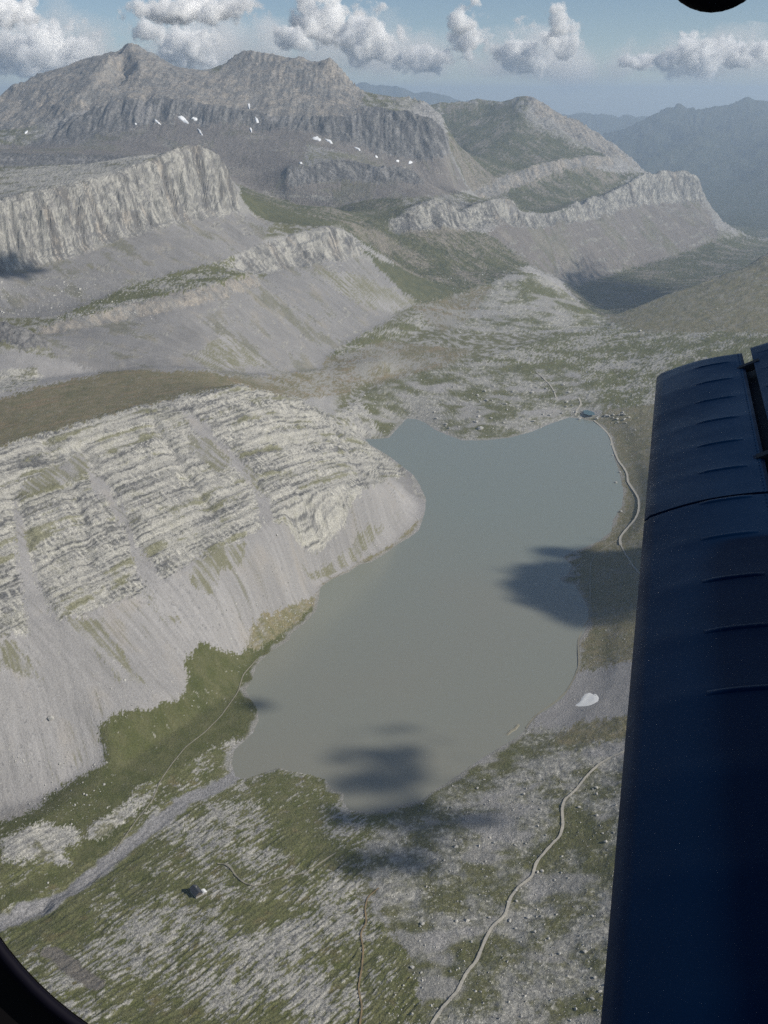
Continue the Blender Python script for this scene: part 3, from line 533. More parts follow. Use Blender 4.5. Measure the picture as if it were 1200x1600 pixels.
def ground_material(name, sc, amp):
    m, t, b = material(name, None, .95, .12); N = t.nodes; L = t.links
    at = N.new('ShaderNodeAttribute'); at.attribute_name = 'cover'
    g = N.new('ShaderNodeNewGeometry')
    n = N.new('ShaderNodeTexNoise'); n.inputs['Scale'].default_value = sc; n.inputs['Detail'].default_value = 6; n.inputs['Roughness'].default_value = .7
    L.new(g.outputs['Position'], n.inputs['Vector'])
    mr = N.new('ShaderNodeMapRange'); mr.inputs['From Min'].default_value = .3; mr.inputs['From Max'].default_value = .7; mr.inputs['To Min'].default_value = .6; mr.inputs['To Max'].default_value = 1.42
    L.new(n.outputs[0], mr.inputs['Value'])
    nf = N.new('ShaderNodeTexNoise'); nf.inputs['Scale'].default_value = sc * 3.1; nf.inputs['Detail'].default_value = 3; L.new(g.outputs['Position'], nf.inputs['Vector'])
    mf = N.new('ShaderNodeMapRange'); mf.inputs['From Min'].default_value = .3; mf.inputs['From Max'].default_value = .7; mf.inputs['To Min'].default_value = .6; mf.inputs['To Max'].default_value = 1.4; L.new(nf.outputs[0], mf.inputs['Value'])
    pm = N.new('ShaderNodeMath'); pm.operation = 'MULTIPLY'; L.new(mr.outputs[0], pm.inputs[0]); L.new(mf.outputs[0], pm.inputs[1])
    mx = N.new('ShaderNodeVectorMath'); mx.operation = 'SCALE'; L.new(at.outputs['Color'], mx.inputs[0]); m1 = N.new('ShaderNodeMath'); m1.operation = 'SUBTRACT'; m1.inputs[1].default_value = 1; L.new(pm.outputs[0], m1.inputs[0]); m2 = N.new('ShaderNodeMath'); m2.operation = 'MULTIPLY_ADD'; m2.inputs[2].default_value = 1; L.new(m1.outputs[0], m2.inputs[0]); L.new(at.outputs['Alpha'], m2.inputs[1]); L.new(m2.outputs[0], mx.inputs['Scale'])
    L.new(mx.outputs[0], b.inputs['Base Color'])
    bp = N.new('ShaderNodeBump'); bp.inputs['Strength'].default_value = 1.0; bp.inputs['Distance'].default_value = amp * 1.3
    L.new(n.outputs[0], bp.inputs['Height']); L.new(bp.outputs[0], b.inputs['Normal'])
    return m
GM = [ground_material('stony_ground', .35, 1.6), ground_material('distant_rock', .045, 13.0)]

# ------------------------------------------------------------------ the land as one continuous sheet, finer where it faces the camera
NC, NR = 780, 1240
cc = np.linspace(-.545, .545, NC); outer = .545 + (1.5 - .545) * (np.linspace(0, 1, 22)[1:] ** 1.7)
cc = np.concatenate([-outer[::-1], cc, outer])
def wid(D): return np.interp(np.log(D), np.log([250, 750, 1500, 3000, 10000, 60000]), [1, 1, .88, .78, .70, .68])
sj = np.linspace(S0, S1, 4200); Dj = np.exp(sj)
AA = cc[None] * wid(Dj)[:, None]; XX = AA * Dj[:, None]; YY = np.broadcast_to(Dj[:, None], XX.shape)
ZZ = grid(H, XX, YY); _, PY = project(XX, YY, ZZ)
dp = -np.diff(PY, axis=0); met = np.where(dp > 0, dp, -dp * .12) + (sj[1] - sj[0]) * 45
met[Dj[:-1] < 700] *= .25; met[Dj[:-1] > 20000] *= .35
w = np.exp(-np.arange(-18, 19) ** 2 / 72.0); w /= w.sum(); P = np.pad(met, ((0, 0), (18, 18)), mode='edge')
met = sum(P[:, i:i + met.shape[1]] * c for i, c in enumerate(w))
cum = np.concatenate([np.zeros((1, met.shape[1])), np.cumsum(met, 0)]); cum /= cum[-1]
tt = np.linspace(0, 1, NR); SS = np.empty((NR, len(cc)))
for i in range(len(cc)): SS[:, i] = np.interp(tt, cum[:, i], sj)
VY = np.exp(SS); VX = cc[None] * wid(VY) * VY; shp = VX.shape
vx = VX.ravel(); vy = VY.ravel()
vz = height(vx, vy)
del XX, YY, ZZ, PY, dp, met, P, cum
hb = grid(H, vx, vy); KV = cover(vx, vy, hb)
VC = albedo(vx, vy, vz, KV, grid(SLOPE, vx, vy), hb)

R, Cn = shp
idx = np.arange(R * Cn).reshape(R, Cn)
quads = np.stack([idx[:-1, :-1], idx[:-1, 1:], idx[1:, 1:], idx[1:, :-1]], -1).reshape(-1, 4)
q0 = quads[:, 0]; fx = vx[q0]; fy = vy[q0]; fpx, fpy = project(fx, fy, hb[q0])
# the named pieces of the land
REG = np.zeros(len(quads), np.int8)
def region(k, d0, d1, poly):
    m = inside(fpx, fpy, poly) & (fy > d0) & (fy < d1); REG[m] = k
WIDE = [(-3000,-2000),(4000,-2000),(4000,4000),(-3000,4000)]
region(1, 1000, 2720, [(-3000,900),(-320,795),(0,696),(180,646),(370,601),(470,623),(530,656),(572,690),(680,780),(600,870),(500,920),(395,965),(330,1000),(290,1045),(290,1085),(160,1140),(160,1190),(70,1250),(0,1288),(-3000,1900)])
REG[(fy > 3450)] = 2
region(3, 2400, 4400, [(-3000,460),(0,512),(60,508),(100,484),(200,448),(360,400),(372,396),(520,346),(570,380),(655,472),(600,505),(520,548),(500,578),(400,590),(330,578),(160,582),(-3000,640)])
region(4, 3100, 4700, [(-3000,300),(0,270),(200,240),(310,210),(360,230),(430,345),(410,380),(360,400),(200,448),(60,508),(-3000,470)])
region(5, 4700, 9260, [(560,350),(690,300),(815,335),(1010,270),(1100,262),(1170,375),(1110,388),(960,430),(900,448),(830,424),(770,440),(655,475),(600,420)])
region(6, 5400, 9500, [(-3000,400),(-3000,-500),(336,-500),(336,120),(330,258),(0,245)])
region(7, 5400, 9500, [(336,-500),(720,-500),(735,300),(640,315),(540,342),(400,300),(330,258),(336,120)])
REG[(fy > 9000) & (fy <= 11500)] = 8
region(8, 7000, 11000, [(690,-500),(4000,-500),(1010,290),(940,310),(860,335),(815,328),(735,300),(720,230)])
REG[(fy > 11500) & (fx > .17 * fy)] = 9; REG[(fy > 11500) & (fx <= .17 * fy)] = 10
region(11, 5200, 9500, [(880,455),(885,440),(960,430),(1110,388),(1400,380),(1400,440),(945,515)])
NAMES = {0: ('ground', 'karst plain of grey rock ribs, turf and rubble around the lake'), 1: ('rock_slope', 'pale bedded limestone slope with scree running down to the west shore'),
 2: ('valley_floor', 'brown and green valley floor beyond the lake'), 3: ('scree_slope', 'grey scree apron under the thin band cliff behind the pale slope'),
 4: ('cliff', 'big grey cliff with a flat pale top at the left edge'), 5: ('ridge', 'long pale cliff wall running away to a blunt end on the right'),
 6: ('mountain', 'leftmost peak with a pointed summit and scree skirt'), 7: ('mountain', 'second peak with a jagged flat-topped crest and snow streaks'),
 8: ('mountain', 'lower brown and green mountain at the right end of the massif'), 9: ('mountain_range', 'blue hazy mountain range on the right horizon'),
 10: ('hills', 'faint blue hills on the far horizon'), 11: ('meadow', 'dark green meadow far below beyond the rubble mound')}
def link(name, me, m, parent=None, kind=None, label=None, category=None, group=None):
    o = bpy.data.objects.new(name, me); COL.objects.link(o)
    if me is not None and m is not None:
        if isinstance(m, (list, tuple)):
            for q in m: me.materials.append(q)
        else: me.materials.append(m)
    if parent: o.parent = parent
    for k, v in (('kind', kind), ('label', label), ('category', category), ('group', group)):
        if v: o[k] = v
    return o
def mesh_np(name, V, Q, smooth=True, col=None, grain=None):
    me = bpy.data.meshes.new(name); k = Q.shape[1]
    me.vertices.add(len(V)); me.vertices.foreach_set('co', np.ascontiguousarray(V, np.float32).ravel())
    me.loops.add(Q.size); me.loops.foreach_set('vertex_index', Q.astype(np.int32).ravel())
    me.polygons.add(len(Q)); me.polygons.foreach_set('loop_start', (np.arange(len(Q)) * k).astype(np.int32)); me.polygons.foreach_set('loop_total', np.full(len(Q), k, np.int32))
    me.update(calc_edges=True)
    me.polygons.foreach_set('use_smooth', np.full(len(Q), smooth))
    if col is not None:
        a = me.color_attributes.new('cover', 'FLOAT_COLOR', 'POINT'); a.data.foreach_set('color', np.concatenate([col, (np.ones((len(col), 1)) if grain is None else grain[:, None]).astype(np.float32)], 1).ravel())
    return me
V3 = np.stack([vx, vy, vz], 1)
GR = np.array([1, 1, 1, .38, .7, .7, 1, 1, 1, .9, .35, .8, .5, 1, 1], np.float32)[KV]
for k, (nm, lab) in NAMES.items():
    sel = quads[REG == k]
    if not len(sel): continue
    u, inv = np.unique(sel, return_inverse=True)
    me = mesh_np(nm, V3[u], inv.reshape(-1, 4), True, VC[u], GR[u])
    link(nm, me, GM[1] if k >= 5 else GM[0], kind='structure', label=lab)

# ------------------------------------------------------------------ water
def water_material(name, c0, c1):
    m, t, b = material(name, c0, .22, .5); N = t.nodes; L = t.links
    g = N.new('ShaderNodeNewGeometry'); n = N.new('ShaderNodeTexNoise'); n.inputs['Scale'].default_value = .0016; n.inputs['Detail'].default_value = 3
    L.new(g.outputs['Position'], n.inputs['Vector']); r = N.new('ShaderNodeValToRGB'); r.color_ramp.elements[0].position = .25; r.color_ramp.elements[1].position = .75
    r.color_ramp.elements[0].color = (*c0, 1); r.color_ramp.elements[1].color = (*c1, 1); sx = N.new('ShaderNodeSeparateXYZ'); L.new(g.outputs['Position'], sx.inputs[0]); mr = N.new('ShaderNodeMapRange'); mr.inputs['From Min'].default_value = 1250; mr.inputs['From Max'].default_value = 2300; mr.inputs['To Min'].default_value = .25; mr.inputs['To Max'].default_value = -.25; L.new(sx.outputs[1], mr.inputs['Value'])
    ad = N.new('ShaderNodeMath'); L.new(n.outputs[0], ad.inputs[0]); L.new(mr.outputs[0], ad.inputs[1]); L.new(ad.outputs[0], r.inputs[0]); L.new(r.outputs[0], b.inputs['Base Color'])
    n2 = N.new('ShaderNodeTexNoise'); n2.inputs['Scale'].default_value = .35; n2.inputs['Detail'].default_value = 4; L.new(g.outputs['Position'], n2.inputs['Vector'])
    bp = N.new('ShaderNodeBump'); bp.inputs['Strength'].default_value = .35; bp.inputs['Distance'].default_value = .25; L.new(n2.outputs[0], bp.inputs['Height']); L.new(bp.outputs[0], b.inputs['Normal'])
    return m
WM = water_material('milky_lake_water', (.202, .226, .196), (.220, .218, .180))
def slab_poly(name, pts, z, m, depth=None, **kw):
    me = bpy.data.meshes.new(name); me.from_pydata([(x, y, z) for x, y in pts], [], [list(range(len(pts)))]); me.update()
    return link(name, me, m, **kw)
cen = LAKE.mean(0); big = []
for i, (x, y) in enumerate(LAKE):                     # the sheet runs a little way under the bank
    p = LAKE[i - 1]; q = LAKE[(i + 1) % len(LAKE)]; t = q - p; t = t / (np.hypot(*t) + 1e-6); nrm = np.array((t[1], -t[0]))
    tst = LAKE[i] + nrm * 4
    if inside(np.array([tst[0]]), np.array([tst[1]]), LAKE)[0]: nrm = -nrm
    big.append(tuple(LAKE[i] + nrm * 5))
slab_poly('lake', big, 0.0, WM, kind='structure', label='milky grey-green mountain lake with an indented shore')

# ------------------------------------------------------------------ haze
hz = bpy.data.materials.new('valley_haze'); hz.use_nodes = True; t = hz.node_tree
t.nodes.remove(t.nodes['Principled BSDF']); pv = t.nodes.new('ShaderNodeVolumePrincipled')
pv.inputs['Color'].default_value = (.64, .80, 1.0, 1); pv.inputs['Density'].default_value = 4.2e-5; pv.inputs['Anisotropy'].default_value = .2
t.links.new(pv.outputs[0], t.nodes['Material Output'].inputs['Volume'])
x0, x1, y0, y1, z0, z1 = -95000, 95000, -600, 60500, -700, 1345
me = bpy.data.meshes.new('haze'); me.from_pydata([(x, y, z) for z in (z0, z1) for x, y in ((x0, y0), (x1, y0), (x1, y1), (x0, y1))], [], [(0, 3, 2, 1), (4, 5, 6, 7), (0, 1, 5, 4), (1, 2, 6, 5), (2, 3, 7, 6), (3, 0, 4, 7)]); me.update()
link('haze', me, hz, kind='stuff')

# ------------------------------------------------------------------ clouds, all outside the haze
def cloud_material(name, dmax, scale, ext, k=5.0, g_=0.0, base=.62):
    m = bpy.data.materials.new(name); m.use_nodes = True; t = m.node_tree; N = t.nodes; L = t.links
    N.remove(N['Principled BSDF']); tc = N.new('ShaderNodeTexCoord'); g = N.new('ShaderNodeNewGeometry')
    sx = N.new('ShaderNodeSeparateXYZ'); L.new(tc.outputs['Object'], sx.inputs[0])
    lo = N.new('ShaderNodeMath'); lo.operation = 'MULTIPLY'; lo.inputs[1].default_value = -1.9; L.new(sx.outputs[2], lo.inputs[0])
    mxz = N.new('ShaderNodeMath'); mxz.operation = 'MAXIMUM'; L.new(sx.outputs[2], mxz.inputs[0]); L.new(lo.outputs[0], mxz.inputs[1])
    cb = N.new('ShaderNodeCombineXYZ'); L.new(sx.outputs[0], cb.inputs[0]); L.new(sx.outputs[1], cb.inputs[1]); L.new(mxz.outputs[0], cb.inputs[2])
    ln = N.new('ShaderNodeVectorMath'); ln.operation = 'LENGTH'; L.new(cb.outputs[0], ln.inputs[0])
    n = N.new('ShaderNodeTexNoise'); n.inputs['Scale'].default_value = scale; n.inputs['Detail'].default_value = 4.5; n.inputs['Roughness'].default_value = .56; L.new(g.outputs['Position'], n.inputs['Vector'])
    a = N.new('ShaderNodeMath'); a.operation = 'MULTIPLY_ADD'; a.inputs[1].default_value = ext; a.inputs[2].default_value = base - ext * .5; L.new(n.outputs[0], a.inputs[0])
    b = N.new('ShaderNodeMath'); b.operation = 'SUBTRACT'; L.new(a.outputs[0], b.inputs[0]); L.new(ln.outputs['Value'], b.inputs[1])
    c = N.new('ShaderNodeMath'); c.operation = 'MULTIPLY'; c.inputs[1].default_value = k; c.use_clamp = True; L.new(b.outputs[0], c.inputs[0])
    d = N.new('ShaderNodeMath'); d.operation = 'MULTIPLY'; d.inputs[1].default_value = dmax; L.new(c.outputs[0], d.inputs[0])
    pv = N.new('ShaderNodeVolumePrincipled'); pv.inputs['Color'].default_value = (1, 1, 1, 1); pv.inputs['Anisotropy'].default_value = g_
    L.new(d.outputs[0], pv.inputs['Density']); L.new(pv.outputs[0], N['Material Output'].inputs['Volume']); return m
FARC = cloud_material('cumulus_vapour', .0048, 1 / 1200.0, 3.1, 4.0, 0)
VEILC = cloud_material('veil_vapour', .00042, 1 / 3800.0, 2.6, 1.6, 0, .8)
NEARC = cloud_material('thin_cloud_vapour', .07, 1 / 48.0, 2.5, 3.0, 0, .74)
DENSEC = cloud_material('dense_scrap_vapour', .12, 1 / 80.0, 1.2, 7.0, 0, .74)
import bmesh
bm = bmesh.new(); bmesh.ops.create_icosphere(bm, subdivisions=2, radius=1.08); CLM = {}
for nm, mt in (('far', FARC), ('near', NEARC), ('veil', VEILC), ('dense', DENSEC)):
    me = bpy.data.meshes.new('cloud'); bm.to_mesh(me); me.materials.append(mt); CLM[nm] = me
bm.free()
def cloud(px, py, w, h, D, label, group, kind='far'):
    x, y, z = [float(q) for q in at_d(px, py, D)]; sc = D / F
    o = link('cloud', CLM[kind], None, label=label, category='cloud', group=group); o.location = (x, y, z); o.scale = (w * .62 * sc, w * .45 * sc, h * .68 * sc)
for c in [(60,92,190,95,66000,'broad bright cumulus behind the left shoulder of the leftmost peak'),
          (8,25,110,60,70000,'grey cumulus puff in the top left corner of the sky'),
          (290,85,110,70,68000,'white cumulus bank behind the dip between the two main peaks'),
          (238,58,60,50,66000,'small cumulus tuft just right of the leftmost summit'),
          (300,22,190,48,72000,'thin grey cloud layer high above the dip between the peaks'),
          (455,66,60,44,66000,'small bright cumulus just above the second peak'),
          (505,40,110,90,72000,'tall pale cumulus behind the right end of the second peak'),
          (575,70,105,85,66000,'bright rounded cumulus right of the second peak'),
          (662,100,85,50,68000,'low dull white cumulus left of the towering one'),
          (722,38,48,70,64000,'narrow towering cumulus top, brightest in the middle of the sky'),
          (738,68,62,74,68000,'broad stem of the towering cumulus in the middle'),
          (822,92,95,80,66000,'wide cumulus under the round puff right of the middle'),
          (876,42,52,50,64000,'round white puff high right of the middle'),
          (885,70,40,60,68000,'thin trail of cloud under the round white puff'),
          (1085,98,110,70,68000,'scattered small cumulus cluster above the blue range at right'),
          (1150,88,110,50,72000,'faint pinkish cloud bank at the right margin'),
          (1000,100,70,26,72000,'faint flat cloud streak left of the scattered cluster')]:
    cloud(*c, 'clouds above the far horizon')
for c in [(70,85,260,110,84000,'thin grey veil of cloud behind the cumulus at the left'), (330,85,260,100,86000,'thin grey veil of cloud behind the two main peaks'),
          (600,95,300,100,84000,'thin grey veil of cloud behind the bright cumulus in the middle'), (850,105,260,90,86000,'thin grey veil of cloud right of the towering cumulus'), (1110,105,260,90,84000,'thin grey veil of cloud above the blue range at right')]:
    cloud(*c, 'veils of thin cloud', 'veil')
def shade_cloud(px, py, w, d, near, far, t, label, thick=20, kind='near'):
    x, y, z = pick(px, py, near, far); p = Vector((x, y, z)) + SUN * t
    o = link('cloud', CLM[kind], None, label=label, category='cloud', group='low cloud scraps right of the frame'); o.location = p; o.scale = (w, d, thick)
shade_cloud(972, 910, 262, 262, 1000, 3000, 2700, 'cloud scrap shading the east bank of the lake', 60, 'dense')
shade_cloud(965, 462, 560, 900, 5500, 9000, 3600, 'dark cloud scrap shading the low meadow', 120)
shade_cloud(612, 1200, 120, 125, 900, 2000, 2900, 'ragged cloud scrap shading the south bay of the lake')
shade_cloud(635, 1285, 170, 55, 900, 2000, 2900, 'cloud shred shading the south shore')
shade_cloud(560, 1275, 80, 50, 700, 2000, 2900, 'cloud shred shading the rim of the south bay')
shade_cloud(612, 1345, 90, 50, 700, 2000, 2900, 'small cloud shred shading the karst south of the lake')
shade_cloud(396, 1102, 38, 38, 900, 2000, 2900, 'tiny cloud shred shading the west bank')
shade_cloud(12, 424, 150, 110, 2900, 4600, 3200, 'cloud scrap shading the foot of the big cliff', 50)

# ------------------------------------------------------------------ snow, paths and stones
def picks(pts, near=300, far=50000, n=700):
    """first meeting of many sight lines with the finished ground"""
    px = np.array([p[0] for p in pts], float); py = np.array([p[1] for p in pts], float)
    lo = np.full(len(px), float(max(near, 300))); hi = np.full(len(px), float(far))
    for rnd in (n, 40):
        t = np.linspace(0, 1, rnd)[None]; Y = lo[:, None] * (hi / lo)[:, None] ** t; x, y, z = at_d(px[:, None], py[:, None], Y)
        h = height(x.ravel(), y.ravel()).reshape(x.shape); hit = h >= z; k = np.where(hit.any(1), hit.argmax(1), (h - z).argmax(1)); r = np.arange(len(px))
        lo, hi = Y[r, np.maximum(k - 1, 0)], Y[r, k] + 1e-3
    x, y, z = at_d(px, py, hi); return np.stack([x, y, height(x, y)], 1)
SNOW = noisy('old_snow', (.90, .90, .87), (.80, .79, .76), .4, .6, .3, .3, 4, .4)
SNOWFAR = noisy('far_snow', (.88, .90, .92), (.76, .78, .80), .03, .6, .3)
def snow(cx, cy, outline, near, far, lift, label, m):
    ring = [(cx + dx * k, cy + dy * k) for k in (.4, .75, 1.0) for dx, dy in outline]; n = len(outline)
    P = picks([(cx, cy)] + ring, near, far); up = np.full(len(P), lift, float); up[-n:] = -.2 * lift; P[:, 2] += up
    fs = [(0, 1 + i, 1 + (i + 1) % n) for i in range(n)] + [(1 + k * n + i, 1 + (k + 1) * n + i, 1 + (k + 1) * n + (i + 1) % n, 1 + k * n + (i + 1) % n) for k in (0, 1) for i in range(n)]
    c = P.mean(0); me = bpy.data.meshes.new('snow_patch'); me.from_pydata([tuple(p - c) for p in P], [], fs); me.update()
    for p in me.polygons: p.use_smooth = True
    o = link('snow_patch', me, m, label=label, category='snow patch', group='old snow patches'); o.location = tuple(c)
def lens(w, h, ang, n=12, seed=0):
    rr = random.Random(seed); a = math.radians(ang); o = []
    for i in range(n):
        t = 2 * math.pi * i / n; x = w * math.cos(t) * rr.uniform(.55, 1.15); y = h * math.sin(t) * rr.uniform(.4, 1.3); o.append((x * math.cos(a) - y * math.sin(a), x * math.sin(a) + y * math.cos(a)))
    return o
for i, (cx, cy, w, h, a, lab) in enumerate([
    (286,187,13,4.5,38,'largest snow patch high on the scree left of the dip between the peaks'), (304,186,7,3.5,10,'small crooked snow patch just right of the largest one'),
    (246,191,8,2.4,35,'thin slanting snow streak left of the largest snow patch'), (313,207,9,2.2,55,'narrow snow streak below the crooked patch'),
    (389,166,3,7,-10,'upright snow streak in the gully below the second peak'), (401,188,3,7,-25,'lower snow streak in the gully below the second peak'),
    (392,203,2,6,-20,'faint snow streak at the bottom of the second peak gully'), (41,207,5,2.2,-40,'tiny snow streak on the left flank of the leftmost peak'),
    (495,217,12,5,20,'widest snow patch under the dark cliffs of the second peak'), (514,221,10,3,30,'snow patch touching the widest one on its right'),
    (559,233,7,2,25,'thin snow streak right of the widest snow patch'), (588,245,4,1.8,25,'speck of snow between the thin streak and the pair at right'),
    (641,254,5,3,0,'rightmost snow patch at the foot of the dark cliffs'), (621,252,4,2,10,'small snow patch left of the rightmost one'), (470,255,4,1.6,0,'speck of snow on the slope below the widest patch'),
    (212,194,2,1.6,0,'lone speck of snow left of the slanting streak')]):
    snow(cx, cy, lens(w * .85, h * .75, a, 12, i), 5500, 9000, 5, lab, SNOWFAR)
snow(918, 1093, [(-20,9),(-12,3),(-9,-3),(-4,-9),(4,-11),(9,-8),(14,-9),(18,-4),(18,2),(12,6),(2,10),(-8,11),(-15,11)], 1000, 2000, .8, 'dirty white snow field on grey gravel beside the east bank', SNOW)

TRAIL = noisy('pale_gravel_track', (.46, .43, .37), (.34, .32, .27), .5, .95, .1, .3, 4, .1)
FAINT = noisy('worn_earth_track', (.27, .25, .20), (.20, .19, .14), .4, .95, .1, .3, 4, .1)
def ribbon(name, pts, width, m, label, near=600, far=5000, lift=.9, step=3.0):
    dense = []
    for (a, b), (c, d) in zip(pts[:-1], pts[1:]):
        n = max(1, int(math.hypot(c - a, d - b) / step)); dense += [(a + (c - a) * k / n, b + (d - b) * k / n) for k in range(n)]
    dense.append(pts[-1]); P = picks(dense, near, far, 500)
    for _ in range(3): P[1:-1, :2] = (P[:-2, :2] + 2 * P[1:-1, :2] + P[2:, :2]) / 4
    Q = [P[0]]
    for a, b in zip(P[:-1], P[1:]):
        n = max(1, int(np.hypot(*(b - a)[:2]) / 5)); Q += [a + (b - a) * k / n for k in range(1, n + 1)]
    P = np.array(Q); T = np.gradient(P[:, :2], axis=0); T /= np.maximum(np.hypot(T[:, 0], T[:, 1]), 1e-6)[:, None]; nrm = np.stack([T[:, 1], -T[:, 0]], 1)
    wv = width * (.85 + .3 * np.array([random.random() for _ in P]))[:, None] * .5
    rows = [P[:, :2] + nrm * wv * k for k in (-1, 0, 1)]
    X = np.stack(rows, 1).reshape(-1, 2); Z = height(X[:, 0], X[:, 1]).reshape(-1, 3); Z = np.maximum(Z, Z.mean(1, keepdims=True)) + lift; Z[:, 1] += .1
    V = np.concatenate([X, Z.reshape(-1, 1)], 1); n = len(P); i = np.arange(n - 1) * 3
    Qd = np.concatenate([np.stack([i, i + 1, i + 4, i + 3], 1), np.stack([i + 1, i + 2, i + 5, i + 4], 1)])
    link(name, mesh_np(name, V, Qd), m, kind='structure', label=label)
ribbon('path', [(904,622),(909,630),(906,636),(900,641),(899,650)], 6, TRAIL, 'short pale track above the north end of the lake', 2000, 5000, 1)
ribbon('path', [(928,657),(936,664),(946,673),(954,683),(957,697),(963,713),(967,722),(973,728),(981,742),(980,752),(990,766),(998,779),(999,797),(993,812),(980,826),(968,841),(970,852)], 5.2, TRAIL, 'pale gravel track along the east shore of the lake', 1500, 4000, .9)
ribbon('path', [(970,852),(978,868),(988,883),(1002,900),(1020,925)], 2.4, TRAIL, 'thin branch of the east track climbing behind the wing', 1300, 3000, .6)
ribbon('path', [(968,841),(945,856),(928,868),(922,885),(922,930),(921,966),(909,985),(903,1003),(905,1040),(897,1060),(886,1080),(868,1097),(845,1112),(832,1123),(822,1138)], 2.6, FAINT, 'narrow trail close along the water on the east bank', 1000, 3000, .6)
ribbon('path', [(1010,1165),(975,1175),(955,1183),(935,1195),(915,1215),(900,1235),(882,1250),(878,1265),(880,1290),(875,1308),(862,1320),(838,1348),(832,1370),(812,1385),(798,1402),(790,1430),(768,1450),(757,1472),(745,1502),(728,1522),(715,1550),(692,1575),(675,1600),(660,1640)], 3.5, TRAIL, 'pale track winding down the rubble slope at the lower right', 500, 2500, 1.0)
ribbon('path', [(402,1030),(380,1055),(372,1082),(345,1120),(320,1145),(290,1168),(268,1195),(250,1222),(238,1252),(215,1280),(180,1330)], 1.6, FAINT, 'faint path across the green west bank', 700, 2500)
ribbon('path', [(340,1350),(350,1350),(360,1356),(368,1368),(378,1378),(395,1385),(412,1383),(432,1373),(452,1369),(478,1365),(500,1350),(525,1333)], 2.0, FAINT, 'faint curving path on the karst in the middle foreground', 600, 2000)
EARTH = noisy('brown_earth_track', (.26, .19, .11), (.20, .16, .09), .3, .95, .1)
ribbon('path', [(592,1388),(575,1402),(570,1420),(573,1442),(563,1460),(568,1482),(566,1510),(560,1545),(566,1575),(562,1605),(568,1640)], 1.8, EARTH, 'brown earth path running down to the bottom edge', 500, 2000)
ribbon('path', [(838,582),(850,592),(860,602),(866,612),(869,622)], 4, TRAIL, 'short pale track on the rubble north of the lake', 2500, 5000, 1.2)
# tarn beside the north end, sand spit by the east shore
def blobxy(pts, near, far): return [tuple(p[:2]) for p in picks(pts, near, far)]
TW = water_material('tarn_water', (.07, .12, .12), (.09, .13, .13))
P = picks([(911,643),(919,641),(928,645),(930,651),(920,653),(912,650)], 2000, 4500); slab_poly('pond', [tuple(p[:2]) for p in P], float(P[:, 2].max()) + .8, TW, kind='structure', label='small dark teal pond beside the north end of the lake')
P = np.array([[float(c) for c in at_z(a, b, 0)] for a, b in [(788,1149),(796,1141),(804,1137),(811,1129),(814,1132),(808,1140),(799,1145),(792,1151)]])
bmv = [(p[0], p[1], -.4) for p in P] + [(p[0] * .6 + P[:, 0].mean() * .4, p[1] * .6 + P[:, 1].mean() * .4, .9) for p in P]; n = len(P)
me = bpy.data.meshes.new('sandbar'); me.from_pydata(bmv, [], [(i, (i + 1) % n, n + (i + 1) % n, n + i) for i in range(n)] + [tuple(range(n, 2 * n))]); me.update()
link('sandbar', me, FAINT, kind='structure', label='thin sandbar just off the east shore')

ROCK = noisy('boulder_limestone', (.50, .49, .45), (.30, .29, .27), .8, .95, .15, .5, 4, .3)
def rock_verts(rr):
    bm = bmesh.new(); bmesh.ops.create_icosphere(bm, subdivisions=1, radius=1); 
    for v in bm.verts: v.co *= rr.uniform(.65, 1.15); v.co.z *= .8
    return bm
rocks = []
for i in range(6):
    bm = rock_verts(random.Random(i)); me = bpy.data.meshes.new('boulder'); bm.to_mesh(me); bm.free(); me.materials.append(ROCK); rocks.append(me)
def boulder(p, r, label, group):
    o = link('boulder', rocks[random.randrange(6)], None, label=label, category='boulder', group=group)
    o.location = (p[0], p[1], p[2] + r * .35); o.scale = (r * random.uniform(.8, 1.3), r * random.uniform(.8, 1.3), r * random.uniform(.7, 1.1)); o.rotation_euler = (0, 0, random.uniform(0, 6))
ONE = [(954,695,3.2,'white boulder at the waterline beside the upper bend of the east track'), (957,712,4,'pair-shaped pale boulder on the east shore below the upper bend'), (968,738,4,'boulder on the east shore where the track bends away'),
       (962,755,4.6,'bright boulder standing in the shallows of the east shore'), (970,800,4.4,'bright boulder on the grass at the widest part of the east shore'), (892,866,3.2,'small white boulder at the tip of the shaded headland'),
       (750,671,10,'large white boulder by the water of the north shore'), (905,656,7,'flat pale boulder at the north tip of the lake'), (932,655,6,'boulder where the east track meets the north tip'),
       (818,1242,3,'dark boulder on the rubble just below the south-east shore'), (845,1265,2.2,'lone stone left of the bend in the lower track'), (75,1380,1.8,'white stone on the green flat at the lower left'), (163,1226,2,'white stone on the grass below the scree'),
       (80,1123,5,'largest stone lump on the scree at the left'), (1000,518,8,'lone white boulder on the brown hillside right of the mound')]
for (a, b, r, lab), p in zip(ONE, picks([q[:2] for q in ONE])): boulder(p, r, lab, None)
SETS = [('white boulder on the rubble flat north of the lake', 'boulders north of the lake', [(random.uniform(660, 940), random.uniform(600, 672)) for _ in range(45)], (3, 6.5)),
        ('pale boulder right of the north tip of the lake', 'boulders by the north tip', [(random.uniform(935, 985), random.uniform(644, 662)) for _ in range(16)], (3, 6)),
        ('pale stone among the lower right rubble', 'stones on the lower right slope', [(random.uniform(640, 960), random.uniform(1200, 1590)) for _ in range(60)], (1.2, 2.6)),
        ('dark stone on the pale scree above the west bank', 'stones on the west scree', [(random.uniform(20, 150), random.uniform(1180, 1260)) for _ in range(18)] + [(random.uniform(360, 500), random.uniform(890, 960)) for _ in range(18)], (1, 2.2))]
